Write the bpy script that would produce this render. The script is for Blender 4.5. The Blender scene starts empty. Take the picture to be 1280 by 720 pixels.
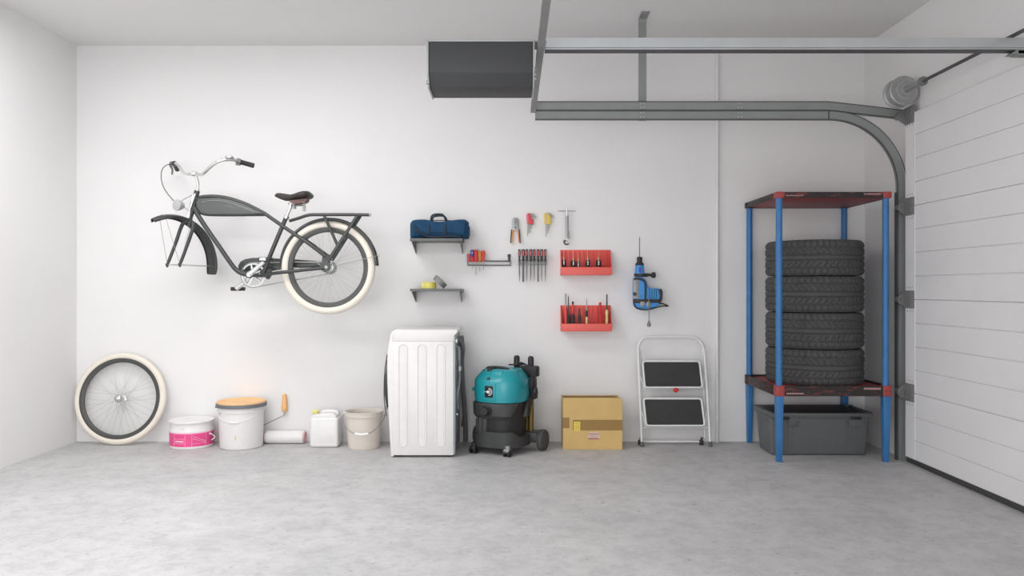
import bpy, bmesh, math, random
from mathutils import Vector, Matrix, noise
random.seed(7)
PI = math.pi
S = bpy.context.scene
C = S.collection
# ------------------------------------------------------------------ camera
F = 995.56            # focal length in pixels of a 1280 wide frame (28 mm on 36 mm)
H = 1.116             # eye height
D = 5.788             # eye to back wall (the back wall is the plane y = 0)
cd = bpy.data.cameras.new('camera'); cam = bpy.data.objects.new('camera', cd); C.objects.link(cam)
cd.lens = 28.0; cd.sensor_width = 36.0; cd.clip_start = 0.05
cam.location = (0, -D, H); cam.rotation_euler = (PI/2, 0, 0)
S.camera = cam
S.view_settings.view_transform = 'Standard'; S.view_settings.look = 'None'
S.view_settings.exposure = 0.0; S.view_settings.gamma = 1.0; S.view_settings.use_curve_mapping = False
# ------------------------------------------------------------------ world, ceiling lamp and added fills
w = bpy.data.worlds.new('world'); S.world = w; w.use_nodes = True
w.node_tree.nodes['Background'].inputs[0].default_value = (1.0, 0.997, 0.995, 1)
w.node_tree.nodes['Background'].inputs[1].default_value = 1.6
def area(name, loc, tgt, sx, sy, power, col=(1, 1, 1)):
    l = bpy.data.lights.new(name, 'AREA'); l.shape = 'RECTANGLE'; l.size = sx; l.size_y = sy
    l.energy = power; l.color = col
    o = bpy.data.objects.new(name, l); C.objects.link(o); o.location = loc
    o.rotation_euler = (Vector(tgt)-Vector(loc)).to_track_quat('-Z', 'Y').to_euler()
    return o
area('ceiling_lamp', (-1.8, -1.6, 2.82), (-1.8, -1.6, 0), 1.8, 0.5, 33)
area('overhead_fill', (-1.5, -3.1, 2.3), (-1.5, -3.1, 0), 2.2, 0.8, 18)  # added fill light above the view, set low to keep the wall top darker
area('overhead_fill_left', (-2.4, -3.0, 2.3), (-2.4, -3.0, 0), 0.8, 0.8, 17)  # second added fill, out of view, brightens the left wall
area('rear_fill', (-1.1, -6.4, 0.9), (-1.4, 0, 0.7), 3.2, 1.2, 56)  # fill light added behind the camera to lift the back wall
# ------------------------------------------------------------------ materials
def lin(c): return c/12.92 if c <= .04045 else ((c+.055)/1.055)**2.4
def rgb(r, g, b): return (lin(r/255), lin(g/255), lin(b/255), 1)
def mat(name, col, rough=.5, metal=0, var=0, vscale=20, bump=0, bscale=200, spec=.5, coat=0):
    m = bpy.data.materials.new(name); m.use_nodes = True; n = m.node_tree.nodes; L = m.node_tree.links
    b = n['Principled BSDF']; c = rgb(*col)
    b.inputs['Base Color'].default_value = c; b.inputs['Roughness'].default_value = rough
    b.inputs['Metallic'].default_value = metal; b.inputs['Specular IOR Level'].default_value = spec
    b.inputs['Coat Weight'].default_value = coat
    tc = n.new('ShaderNodeTexCoord')
    nz = n.new('ShaderNodeTexNoise'); nz.inputs['Scale'].default_value = vscale; nz.inputs['Detail'].default_value = 4
    L.new(tc.outputs['Object'], nz.inputs['Vector'])
    r = n.new('ShaderNodeValToRGB')
    v = max(var, .02)
    r.color_ramp.elements[0].position = .3; r.color_ramp.elements[1].position = .7
    r.color_ramp.elements[0].color = tuple(min(1, x*(1-v)) for x in c[:3])+(1,)
    r.color_ramp.elements[1].color = tuple(min(1, x*(1+v)) for x in c[:3])+(1,)
    L.new(nz.outputs['Fac'], r.inputs['Fac']); L.new(r.outputs['Color'], b.inputs['Base Color'])
    if bump:
        n2 = n.new('ShaderNodeTexNoise'); n2.inputs['Scale'].default_value = bscale
        L.new(tc.outputs['Object'], n2.inputs['Vector'])
        bp = n.new('ShaderNodeBump'); bp.inputs['Strength'].default_value = bump; bp.inputs['Distance'].default_value = .002
        L.new(n2.outputs['Fac'], bp.inputs['Height']); L.new(bp.outputs['Normal'], b.inputs['Normal'])
    return m
M = {}
def mk(k, *a, **kw): M[k] = mat(k, *a, **kw)
mk('wall_paint', (232, 231, 231), .85, var=.012, vscale=1.3, bump=.05, bscale=60)
mk('ceiling_paint', (226, 225, 225), .9, var=.01, vscale=1.2)
mk('door_paint', (230, 229, 230), .55, var=.01, vscale=3, bump=.04, bscale=150)
mk('rubber_seal', (66, 66, 67), .7)
mk('galvanised', (142, 144, 144), .55, .25, var=.05, vscale=9)
mk('galvanised_dark', (84, 85, 86), .6, .2, var=.06, vscale=12)
mk('alu', (196, 200, 202), .35, .75, var=.04, vscale=6)
mk('hinge_steel', (126, 126, 126), .55, .15, var=.1, vscale=60)
mk('opener_case', (62, 63, 65), .62, .0, var=.05, vscale=5)
mk('drum_cast', (164, 165, 165), .4, .3, var=.05)
mk('opener_trim', (176, 178, 179), .4, .2)
mk('white_plastic', (240, 240, 240), .4)
mk('white_enamel', (228, 226, 225), .35)
mk('pipe_white', (228, 228, 228), .5)
mk('bike_black', (60, 62, 62), .4, .1, var=.03, coat=.12)
mk('bike_panel', (84, 86, 86), .4, .1, coat=.2)
mk('bike_rim', (74, 75, 74), .45, .1)
mk('chrome', (225, 226, 226), .16, .9)
mk('steel', (158, 160, 160), .4, .55)
mk('spoke_steel', (186, 187, 187), .4, .2)
mk('tire_cream', (232, 224, 212), .65, var=.02, vscale=8)
mk('saddle_black', (52, 48, 47), .55, bump=.15)
mk('saddle_brown', (118, 92, 86), .6)
mk('grip_black', (46, 46, 46), .6)
mk('black', (34, 34, 35), .5)
mk('rubber', (74, 74, 75), .75, var=.08, vscale=30, bump=.2)
mk('cable', (60, 60, 62), .5)
mk('tin_white', (234, 233, 232), .3)
mk('tin_pink', (232, 78, 142), .4, var=.05, vscale=25)
mk('pink_pale', (246, 190, 210), .4)
mk('bucket_white', (230, 228, 227), .45)
mk('lid_orange', (246, 196, 142), .5, var=.05, vscale=14)
mk('lid_grey', (120, 122, 126), .5)
mk('wood_orange', (240, 188, 122), .5, var=.08, vscale=30)
mk('fleece', (232, 230, 229), .95, bump=.5, bscale=400)
mk('pink_cap', (214, 168, 168), .6)
mk('can_white', (230, 229, 228), .4)
mk('cap_yellow', (234, 228, 150), .4)
mk('bucket_beige', (214, 206, 197), .5, var=.015)
mk('wire_steel', (150, 146, 144), .35, .7)
mk('washer_back', (150, 156, 158), .45, .4, var=.05)
mk('hose_grey', (112, 113, 115), .55)
mk('teal', (28, 150, 160), .38, var=.03, coat=.15)
mk('teal_dark', (16, 96, 104), .5)
mk('vac_grey', (58, 59, 60), .5, var=.04, vscale=8)
mk('vac_black', (38, 38, 39), .5)
mk('brass_tube', (118, 96, 52), .35, .5)
mk('logo_black', (24, 26, 27), .5)
mk('logo_white', (245, 245, 245), .5)
mk('cardboard', (208, 176, 116), .85, var=.05, vscale=9)
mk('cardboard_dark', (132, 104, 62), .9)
mk('tape_brown', (150, 118, 62), .35, var=.05, vscale=30)
mk('note_yellow', (236, 206, 96), .7)
mk('label_white', (222, 200, 190), .7)
mk('ink_red', (150, 52, 60), .7)
mk('ink_dark', (96, 74, 48), .7)
mk('stool_white', (226, 228, 228), .35, coat=.2)
mk('step_rubber', (54, 54, 55), .8, bump=.3, bscale=400)
mk('foot_grey', (96, 98, 99), .7)
mk('red', (206, 40, 40), .45)
mk('rack_blue', (52, 116, 174), .42, var=.1, vscale=9)
mk('bag_blue', (12, 63, 97), .85, var=.12, vscale=25, bump=.5, bscale=90)
mk('strap_dark', (38, 48, 58), .8)
mk('shelf_grey', (104, 106, 106), .5, var=.03)
mk('tape_yellow', (222, 212, 112), .5, var=.08, vscale=40)
mk('tape_yellow_light', (238, 234, 190), .6)
mk('tape_grey', (128, 130, 130), .4, var=.08, vscale=50)
mk('handle_red', (222, 66, 66), .4)
mk('handle_pink', (208, 96, 104), .5)
mk('handle_purple', (82, 70, 150), .4)
mk('handle_amber', (206, 142, 62), .35)
mk('handle_orange', (224, 146, 84), .5)
mk('dark_steel', (74, 75, 76), .4, .5)
mk('bin_red', (230, 98, 90), .45, var=.03, vscale=10)
mk('hex_red', (212, 64, 72), .45)
mk('hex_yellow', (226, 196, 84), .45)
mk('wood_pale', (222, 200, 140), .55, var=.06, vscale=50)
mk('tip_pale', (226, 190, 150), .5)
mk('drill_blue', (64, 142, 212), .4, var=.03)
mk('drill_grey', (150, 148, 144), .4, .3)
mk('tote_grey', (96, 99, 100), .55, var=.04, vscale=6)
mk('tote_dark', (44, 47, 48), .5)

def scratched(name, base, chip1, chip2, sc=34):
    m = bpy.data.materials.new(name); m.use_nodes = True; n = m.node_tree.nodes; L = m.node_tree.links
    b = n['Principled BSDF']; b.inputs['Roughness'].default_value = .5
    tc = n.new('ShaderNodeTexCoord'); mp = n.new('ShaderNodeMapping'); mp.inputs['Scale'].default_value = (.45, .45, 1.6)
    L.new(tc.outputs['Object'], mp.inputs['Vector'])
    def thr(scale, lo, hi, det=6):
        z = n.new('ShaderNodeTexNoise'); z.inputs['Scale'].default_value = scale; z.inputs['Detail'].default_value = det
        z.inputs['Roughness'].default_value = .7
        L.new(mp.outputs['Vector'], z.inputs['Vector'])
        r = n.new('ShaderNodeMapRange'); r.inputs['From Min'].default_value = lo; r.inputs['From Max'].default_value = hi
        L.new(z.outputs['Fac'], r.inputs['Value']); return r.outputs['Result']
    m1 = n.new('ShaderNodeMix'); m1.data_type = 'RGBA'; m1.inputs[6].default_value = rgb(*base); m1.inputs[7].default_value = rgb(*chip1)
    L.new(thr(sc, .55, .6), m1.inputs[0])
    m2 = n.new('ShaderNodeMix'); m2.data_type = 'RGBA'; m2.inputs[7].default_value = rgb(*chip2)
    L.new(m1.outputs[2], m2.inputs[6]); L.new(thr(sc*1.9, .66, .69), m2.inputs[0])
    L.new(m2.outputs[2], b.inputs['Base Color'])
    return m
M['rack_edge'] = scratched('rack_edge', (36, 30, 30), (110, 52, 52), (190, 172, 168), 34)
M['rack_red'] = scratched('rack_red', (150, 62, 66), (134, 52, 56), (70, 44, 44), 12)
M['corner_red'] = scratched('corner_red', (166, 70, 68), (140, 60, 60), (104, 60, 60), 50)

def floor_mat():
    m = bpy.data.materials.new('concrete'); m.use_nodes = True; n = m.node_tree.nodes; L = m.node_tree.links
    b = n['Principled BSDF']; tc = n.new('ShaderNodeTexCoord')
    def nz(scale, det, rough=.6, vec=None, dist=0):
        z = n.new('ShaderNodeTexNoise'); z.inputs['Scale'].default_value = scale; z.inputs['Detail'].default_value = det
        z.inputs['Roughness'].default_value = rough; z.inputs['Distortion'].default_value = dist
        L.new(vec or tc.outputs['Object'], z.inputs['Vector']); return z.outputs['Fac']
    def ramp(src, stops):
        r = n.new('ShaderNodeValToRGB'); e = r.color_ramp.elements
        e[0].position = stops[0][0]; e[0].color = rgb(*stops[0][1]); e[1].position = stops[-1][0]; e[1].color = rgb(*stops[-1][1])
        for p, c in stops[1:-1]:
            x = e.new(p); x.color = rgb(*c)
        L.new(src, r.inputs['Fac']); return r.outputs['Color']
    def mul(a, bb, f=1.0):
        x = n.new('ShaderNodeMix'); x.data_type = 'RGBA'; x.blend_type = 'MULTIPLY'; x.inputs[0].default_value = f
        L.new(a, x.inputs[6]); L.new(bb, x.inputs[7]); return x.outputs[2]
    base = ramp(nz(1.6, 8, .65), [(.3, (188, 188, 189)), (.5, (196, 195, 195)), (.7, (205, 204, 204))])
    c2 = ramp(nz(8, 10, .82, dist=.3), [(.30, (218, 218, 219)), (.55, (252, 252, 252)), (1, (255, 255, 255))])
    ms = n.new('ShaderNodeMapping'); ms.inputs['Scale'].default_value = (1, 1.3, 1); L.new(tc.outputs['Object'], ms.inputs['Vector'])
    c3 = ramp(nz(24, 5, .68, ms.outputs['Vector']), [(.275, (92, 91, 92)), (.315, (226, 226, 226)), (.42, (255, 255, 255))])
    mp = n.new('ShaderNodeMapping'); mp.inputs['Scale'].default_value = (1, 2.2, 1); L.new(tc.outputs['Object'], mp.inputs['Vector'])
    v = n.new('ShaderNodeTexVoronoi'); v.inputs['Scale'].default_value = 4.5; L.new(mp.outputs['Vector'], v.inputs['Vector'])
    c4 = ramp(v.outputs['Distance'], [(.018, (84, 83, 83)), (.045, (255, 255, 255)), (1, (255, 255, 255))])
    o = mul(mul(mul(base, c2), c3), c4, .8)
    L.new(o, b.inputs['Base Color'])
    rr = n.new('ShaderNodeMapRange'); rr.inputs['To Min'].default_value = .42; rr.inputs['To Max'].default_value = .7
    L.new(nz(3, 5), rr.inputs['Value']); L.new(rr.outputs['Result'], b.inputs['Roughness'])
    bp = n.new('ShaderNodeBump'); bp.inputs['Strength'].default_value = .15; bp.inputs['Distance'].default_value = .003
    L.new(nz(40, 6), bp.inputs['Height']); L.new(bp.outputs['Normal'], b.inputs['Normal'])
    return m
M['concrete'] = floor_mat()
# ------------------------------------------------------------------ helpers
def P(px, py, Y):
    """world point at world depth Y that the photo shows at this pixel"""
    d = Y + D
    return Vector(((px-640)*d/F, Y, H-(py-360)*d/F))
def origin(o):
    v = Vector(o.location)
    while o.parent: o = o.parent; v += o.location
    return v
def link(name, bm, m, parent=None, smooth=40, at=None):
    bmesh.ops.recalc_face_normals(bm, faces=bm.faces[:])
    if at is None: at = origin(parent) if parent else Vector((0, 0, 0))
    bmesh.ops.translate(bm, verts=bm.verts[:], vec=-Vector(at))
    me = bpy.data.meshes.new(name); bm.to_mesh(me); bm.free()
    me.materials.append(M[m] if isinstance(m, str) else m)
    if smooth:
        for p in me.polygons: p.use_smooth = True
        me.set_sharp_from_angle(angle=math.radians(smooth))
    o = bpy.data.objects.new(name, me); C.objects.link(o)
    if parent: o.parent = parent
    else: o.location = at
    return o
def tag(o, label, cat, group=None, kind=None):
    o['label'] = label; o['category'] = cat
    if group: o['group'] = group
    if kind: o['kind'] = kind
    return o
def thing(name, label, cat, loc, group=None):
    o = bpy.data.objects.new(name, None); C.objects.link(o); o.location = loc; o.empty_display_size = .05
    return tag(o, label, cat, group)
def struct(name, bm, m, parent=None, smooth=40):
    o = link(name, bm, m, parent, smooth); o['kind'] = 'structure'; return o
def copy_tree(o, parent=None):
    c = o.copy(); C.objects.link(c)
    if parent: c.parent = parent
    for ch in list(o.children): copy_tree(ch, c)
    return c
def B(): return bmesh.new()
def merge(bm, tmp):
    me = bpy.data.meshes.new('t'); tmp.to_mesh(me); tmp.free(); bm.from_mesh(me); bpy.data.meshes.remove(me)
def box(bm, x0, x1, y0, y1, z0, z1, bev=0, seg=2, mx=None):
    t = bmesh.new(); bmesh.ops.create_cube(t, size=1)
    for v in t.verts: v.co = Vector(((x0+x1)/2+v.co.x*(x1-x0), (y0+y1)/2+v.co.y*(y1-y0), (z0+z1)/2+v.co.z*(z1-z0)))
    if bev: bmesh.ops.bevel(t, geom=t.edges[:]+t.verts[:], offset=bev, segments=seg, profile=.5, affect='EDGES')
    if mx: bmesh.ops.transform(t, matrix=mx, verts=t.verts[:])
    merge(bm, t); return bm
def hexa(bm, pts, bev=0, seg=2):
    """8 corner points: bottom loop of four then top loop of four"""
    t = bmesh.new(); v = [t.verts.new(p) for p in pts]
    for f in ((0, 1, 2, 3), (7, 6, 5, 4), (0, 4, 5, 1), (1, 5, 6, 2), (2, 6, 7, 3), (3, 7, 4, 0)): t.faces.new([v[i] for i in f])
    bmesh.ops.recalc_face_normals(t, faces=t.faces[:])
    if bev: bmesh.ops.bevel(t, geom=t.edges[:], offset=bev, segments=seg, profile=.5, affect='EDGES')
    merge(bm, t); return bm
def prism(bm, pts, vec, bev=0, seg=2):
    """polygon (3-D points) pushed along vec"""
    t = bmesh.new(); vec = Vector(vec)
    a = [t.verts.new(p) for p in pts]; b = [t.verts.new(Vector(p)+vec) for p in pts]; n = len(pts)
    t.faces.new(a); t.faces.new(b[::-1])
    for i in range(n): t.faces.new((a[i], b[i], b[(i+1) % n], a[(i+1) % n]))
    bmesh.ops.recalc_face_normals(t, faces=t.faces[:])
    if bev: bmesh.ops.bevel(t, geom=t.edges[:], offset=bev, segments=seg, profile=.5, affect='EDGES')
    merge(bm, t); return bm
def smoothpath(pts, k=6, closed=False):
    pts = [Vector(p) for p in pts]; n = len(pts); out = []
    rng = range(n) if closed else range(n-1)
    for i in rng:
        p0 = pts[(i-1) % n] if (closed or i) else pts[0]*2-pts[1]
        p1 = pts[i]; p2 = pts[(i+1) % n]
        p3 = pts[(i+2) % n] if (closed or i+2 < n) else pts[-1]*2-pts[-2]
        for j in range(k):
            t = j/k
            out.append(.5*((2*p1)+(p2-p0)*t+(2*p0-5*p1+4*p2-p3)*t*t+(3*p1-p0-3*p2+p3)*t**3))
    if not closed: out.append(pts[-1])
    return out
def tube(bm, pts, r, seg=10, closed=False, caps=True, flat=None):
    """round tube; r a number or a list; flat=(axis vector, factor) squashes the section"""
    pts = [Vector(p) for p in pts]; n = len(pts)
    rs = r if isinstance(r, (list, tuple)) else [r]*n
    rings = []; prev = None
    for i in range(n):
        if closed: t = pts[(i+1) % n]-pts[i-1]
        else: t = pts[min(i+1, n-1)]-pts[max(i-1, 0)]
        t.normalize()
        if prev is None:
            a = Vector((0, 1, 0)) if abs(t.y) < .9 else Vector((0, 0, 1))
            u = t.cross(a).normalized()
        else: u = (prev-t*prev.dot(t)).normalized()
        prev = u; v = t.cross(u)
        ring = []
        for k in range(seg):
            q = (u*math.cos(2*PI*k/seg)+v*math.sin(2*PI*k/seg))*rs[i]
            if flat:
                ax = Vector(flat[0]).normalized(); q -= ax*q.dot(ax)*(1-flat[1])
            ring.append(bm.verts.new(pts[i]+q))
        rings.append(ring)
    m = n if closed else n-1
    for i in range(m):
        a = rings[i]; b = rings[(i+1) % n]
        for k in range(seg): bm.faces.new((a[k], a[(k+1) % seg], b[(k+1) % seg], b[k]))
    if caps and not closed: bm.faces.new(rings[0][::-1]); bm.faces.new(rings[-1])
    return bm
def cyl(bm, a, b, r, r2=None, seg=24):
    return tube(bm, [a, b], [r, r if r2 is None else r2], seg)
def lathe(bm, prof, c=(0, 0, 0), seg=48, axis='Z', closed=False):
    c = Vector(c); rings = []
    for r, z in prof:
        if r < 1e-6:
            p = Vector((0, 0, z)); ring = [p]
        else: ring = [Vector((r*math.cos(2*PI*k/seg), r*math.sin(2*PI*k/seg), z)) for k in range(seg)]
        if axis == 'Y': ring = [Vector((p.x, -p.z, p.y)) for p in ring]
        if axis == 'X': ring = [Vector((p.z, p.x, p.y)) for p in ring]
        rings.append([bm.verts.new(c+p) for p in ring])
    idx = list(range(len(rings)-1))+([len(rings)-1] if closed else [])
    for i in idx:
        a = rings[i]; b = rings[(i+1) % len(rings)]
        for k in range(seg):
            q = (k+1) % seg
            if len(a) == 1 and len(b) == 1: continue
            if len(a) == 1: bm.faces.new((a[0], b[k], b[q]))
            elif len(b) == 1: bm.faces.new((a[k], a[q], b[0]))
            else: bm.faces.new((a[k], a[q], b[q], b[k]))
    if not closed:
        if len(rings[0]) > 1: bm.faces.new(rings[0][::-1])
        if len(rings[-1]) > 1: bm.faces.new(rings[-1])
    return bm
def loft(bm, secs, seg=48):
    """secs: (z, rx, ry, cx, cy, n) superellipse sections"""
    rings = []
    for z, rx, ry, cx, cy, n in secs:
        ring = []
        for k in range(seg):
            a = 2*PI*k/seg; c = math.cos(a); s = math.sin(a)
            ring.append(bm.verts.new((cx+rx*math.copysign(abs(c)**(2/n), c), cy+ry*math.copysign(abs(s)**(2/n), s), z)))
        rings.append(ring)
    for a, b in zip(rings, rings[1:]):
        for k in range(seg): bm.faces.new((a[k], a[(k+1) % seg], b[(k+1) % seg], b[k]))
    bm.faces.new(rings[0][::-1]); bm.faces.new(rings[-1])
    return bm
def xf(bm, mx): bmesh.ops.transform(bm, matrix=mx, verts=bm.verts[:]); return bm

def split_link(name, bm, m, parent=None, smooth=40):
    """link every loose piece of bm as a part of its own"""
    bm.verts.ensure_lookup_table(); left = set(bm.verts); out = []
    while left:
        seed = next(iter(left)); st = [seed]; isl = {seed}
        while st:
            v = st.pop()
            for e in v.link_edges:
                o = e.other_vert(v)
                if o not in isl: isl.add(o); st.append(o)
        left -= isl; out.append(isl)
    out.sort(key=lambda s: (round(sum(v.co.x for v in s)/len(s), 4), round(sum(v.co.z for v in s)/len(s), 4)))
    for isl in out:
        nb = bmesh.new(); mp = {v: nb.verts.new(v.co) for v in isl}
        fs = set(f for v in isl for f in v.link_faces)
        for f in sorted(fs, key=lambda f: f.index): nb.faces.new([mp[v] for v in f.verts])
        link(name, nb, m, parent, smooth)
    bm.free()
# ================================================================== SETTING
XL, XR, ZC, YN = -3.163, 2.564, 2.878, -8.0
b = B(); box(b, XL-.2, XR+.2, YN, .2, -.1, 0); struct('floor', b, 'concrete', smooth=0)
b = B(); box(b, XL-.2, XR+.2, YN, .2, ZC, ZC+.1); struct('ceiling', b, 'ceiling_paint', smooth=0)
b = B(); box(b, XL-.2, XR+.2, 0, .2, 0, ZC); struct('wall_back', b, 'wall_paint', smooth=0)
b = B(); box(b, XL-.2, XL, YN, 0, 0, ZC); struct('wall_left', b, 'wall_paint', smooth=0)
DY0, DZ1 = -.668, 2.226      # the garage door opening starts here along the right wall
b = B(); box(b, XR, XR+.2, DY0, 0, 0, ZC); box(b, XR, XR+.2, YN, DY0, DZ1-.02, ZC); struct('wall_right', b, 'wall_paint', smooth=0)
# garage door: four sections of ribbed white panels
XD = 2.532
door = None
seams = [.157+.1478*k for k in range(15)]
def door_section(z0, z1, ribs):
    """profile in x-z pushed along y, thin grooves at the ribs"""
    g = .0035; pr = [(XD+.045, z0), (XD+g, z0)]
    pr += [(XD, z0+g)]
    for z in ribs: pr += [(XD, z-g), (XD+g*2, z-g*.3), (XD+g*2, z+g*.3), (XD, z+g)]
    pr += [(XD, z1-g), (XD+g, z1), (XD+.045, z1)]
    bm = B(); prism(bm, [(x, DY0, z) for x, z in pr], (0, YN+.6-DY0, 0)); return bm
edges = [.034, seams[2], seams[6], seams[10], seams[14]]
bd = B(); box(bd, XD+.046, XD+.06, YN+.6, DY0, .034, DZ1-.01)
door = struct('door_1', bd, 'door_paint', smooth=0)
for i in range(4):
    rb = [z for z in seams if edges[i]+.02 < z < edges[i+1]-.02]
    s = link('door_section', door_section(edges[i]+.0008, edges[i+1]-.0008, rb), 'door_paint', door, 0)
    e = B(); box(e, XD-.004, XD, DY0-.122, DY0, edges[i]+.003, edges[i+1]-.003, .0015, 1)
    link('end_cap', e, 'door_paint', s, 0)
    hz = []
    if i: hz += [edges[i]+.075]
    hz += [edges[i+1]-.075]
    hb = B()
    for z in hz:
        for q in (.03, .06, .09): cyl(hb, (XD-.0048, DY0-q, z), (XD-.003, DY0-q, z), .0035, seg=8)
    split_link('screw', hb, 'rubber_seal', s)
b = B(); box(b, XD+.004, XD+.036, YN+.6, DY0, 0, .036, .004); link('bottom_seal', b, 'rubber_seal', door)
def hinge(z, tilt=0):
    h = B()
    y0 = DY0-.118; y1 = DY0-.004
    box(h, XD-.012, XD-.0035, y0, y1, z-.056, z+.056, .003)
    for k in range(4):
        box(h, XD-.022, XD-.011, y0+.012+k*.026, y0+.022+k*.026, z-.05, z+.05, .003)
    # roller carrier reaching out over the track
    prism(h, [(XD-.012, DY0-.02, z-.05), (XD-.012, DY0-.02, z+.05), (XD-.045, DY0-.02, z+.026), (XD-.06, DY0-.02, z+.012), (XD-.06, DY0-.02, z-.016), (XD-.045, DY0-.02, z-.03)], (0, .012, 0), .002)
    cyl(h, (XD-.045, DY0-.03, z), (XD-.045, DY0+.03, z), .016)
    cyl(h, (XD-.045, DY0-.045, z), (XD-.045, DY0-.03, z), .008)
    return h
for z in (seams[2], seams[6], seams[10]): link('hinge', hinge(z), 'hinge_steel', door)
t = hinge(seams[14]-.012); link('top_roller_bracket', t, 'hinge_steel', door)
# ================================================================== GARAGE DOOR HARDWARE
YT = -.621                                         # depth of the far track
def channel(path, hw=.0285, dep=.030, th=.003):
    """C channel swept along an x-z path, closed side towards the wall, lips towards the room"""
    bm = B(); prof = [(-hw, dep), (-hw, 0), (-hw+.004, -.003), (-hw+.008, 0), (hw-.008, 0), (hw-.004, -.003), (hw, 0), (hw, dep), (hw-th, dep), (hw-th, th), (-hw+th, th), (-hw+th, dep)]
    pts = [Vector(p) for p in path]; rings = []
    for i, p in enumerate(pts):
        t = (pts[min(i+1, len(pts)-1)]-pts[max(i-1, 0)]).normalized(); n = Vector((t.z, 0, -t.x))
        rings.append([bm.verts.new(p+n*a+Vector((0, q, 0))) for a, q in prof])
    for a, c in zip(rings, rings[1:]):
        for k in range(12): bm.faces.new((a[k], a[(k+1) % 12], c[(k+1) % 12], c[k]))
    bm.faces.new(rings[0]); bm.faces.new(rings[-1][::-1]); return bm
ZU = P(0, 132.5, YT).z; ZLw = P(0, 144, YT).z
x0 = P(669, 0, YT).x
tr = thing('door_track', 'grey steel garage door track curving from the ceiling down beside the white door', 'track', (2.53, YT, 0))
XV = 2.5315
pa = P(1036, 144, YT); R = .47
arc = [Vector((x0, YT, ZLw)), Vector((pa.x-.01, YT, ZLw))]
zc = ZLw-R; xc = XV-R
arc = [Vector((x0, YT, ZLw)), Vector((xc-.001, YT, ZLw))]+[Vector((xc+R*math.sin(a), YT, zc+R*math.cos(a))) for a in [PI/2*k/20 for k in range(21)]]+[Vector((XV, YT, zc-.001)), Vector((XV, YT, 0.0))]
def edge_strip(path, o):
    bm = B(); pts = [Vector(p) for p in path]; rings = []
    for i, p in enumerate(pts):
        t = (pts[min(i+1, len(pts)-1)]-pts[max(i-1, 0)]).normalized(); n = Vector((t.z, 0, -t.x))
        rings.append([bm.verts.new(p+n*(o+a)+Vector((0, q, 0))) for a, q in ((-.002, -.0045), (.002, -.0045), (.002, .006), (-.002, .006))])
    for a, c in zip(rings, rings[1:]):
        for k in range(4): bm.faces.new((a[k], a[(k+1) % 4], c[(k+1) % 4], c[k]))
    bm.faces.new(rings[0]); bm.faces.new(rings[-1][::-1]); return bm
lt_ = link('lower_track', channel(arc), 'galvanised', tr, 30)
for o in (-.0285, .0285): link('track_edge', edge_strip(arc, o), 'galvanised_dark', lt_, 0)
up = [Vector((x0, YT, ZU)), P(1034, 132.5, YT), P(1040, 133, YT), P(1128, 143, YT)]
ut_ = link('upper_track', channel(up), 'galvanised', tr, 30)
for o in (-.0285, .0285): link('track_edge', edge_strip(up, o), 'galvanised_dark', ut_, 0)
b = B(); box(b, 2.495, 2.50, YT-.004, YT+.03, 0, P(0, 240, YT).z); link('dark_edge_strip', b, 'galvanised_dark', tr)
b = B(); cx = P(1036, 0, YT).x; box(b, cx-.004, cx+.004, YT-.003, YT, ZLw-.03, ZLw+.03); link('joint_plate', b, 'galvanised_dark', tr)
b = B()
for px in (803, 925):
    c = P(px, 138, YT)
    for dx in (-.01, .01):
        for py in (129.5, 134.5, 141, 146.5):
            q = P(px, py, YT); cyl(b, (c.x+dx, YT-.006, q.z), (c.x+dx, YT+.001, q.z), .0050, seg=8)
split_link('bolt', b, 'opener_trim', tr)
b = B(); c = P(925, 138, YT); box(b, c.x-.027, c.x+.027, YT-.006, YT+.002, c.z-.004, c.z+.004); c = P(803, 138, YT); box(b, c.x-.024, c.x+.024, YT-.006, YT+.002, c.z-.004, c.z+.004)
split_link('splice_clip', b, 'galvanised_dark', tr)
for z in (.5, 1.2, 1.62):
    b = B(); box(b, XV+.005, XR, YT+.028, YT+.034, z-.03, z+.03, .001); link('wall_bracket', b, 'galvanised', tr)
# hanger strap from the ceiling
b = B(); c = P(803, 100, YT+.034)
box(b, c.x-.026, c.x+.026, YT+.031, YT+.036, ZLw-.03, ZC-.03)
prism(b, [(c.x-.026, YT+.031, ZC-.03), (c.x-.026, YT+.036, ZC-.03), (c.x-.026, YT+.026, ZC-.004), (c.x-.026, YT-.1, ZC), (c.x-.026, YT-.1, ZC-.005), (c.x-.026, YT+.018, ZC-.01)], (.052, 0, 0))
tag(link('ceiling_hanger', b, 'galvanised', None, 30, at=(c.x, YT+.03, ZC)), 'vertical grey steel strap hanging the door track from the ceiling', 'bracket')
# angle bar joining the track ends
b = B(); zb = P(0, 138, YT).z
prism(b, [(x0-.03, YT+.02, zb+.012), (x0-.03, YT+.02, zb-.012), (x0+.004, YT+.02, zb-.012), (x0+.004, YT+.02, zb-.009), (x0-.027, YT+.02, zb-.009), (x0-.027, YT+.02, zb+.012)], (0, -4.3, 0))
tag(link('track_cross_bar', b, 'galvanised', None, 0, at=(x0, YT, zb)), 'long grey angle bar running toward the viewer from the track ends', 'bar')
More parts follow.
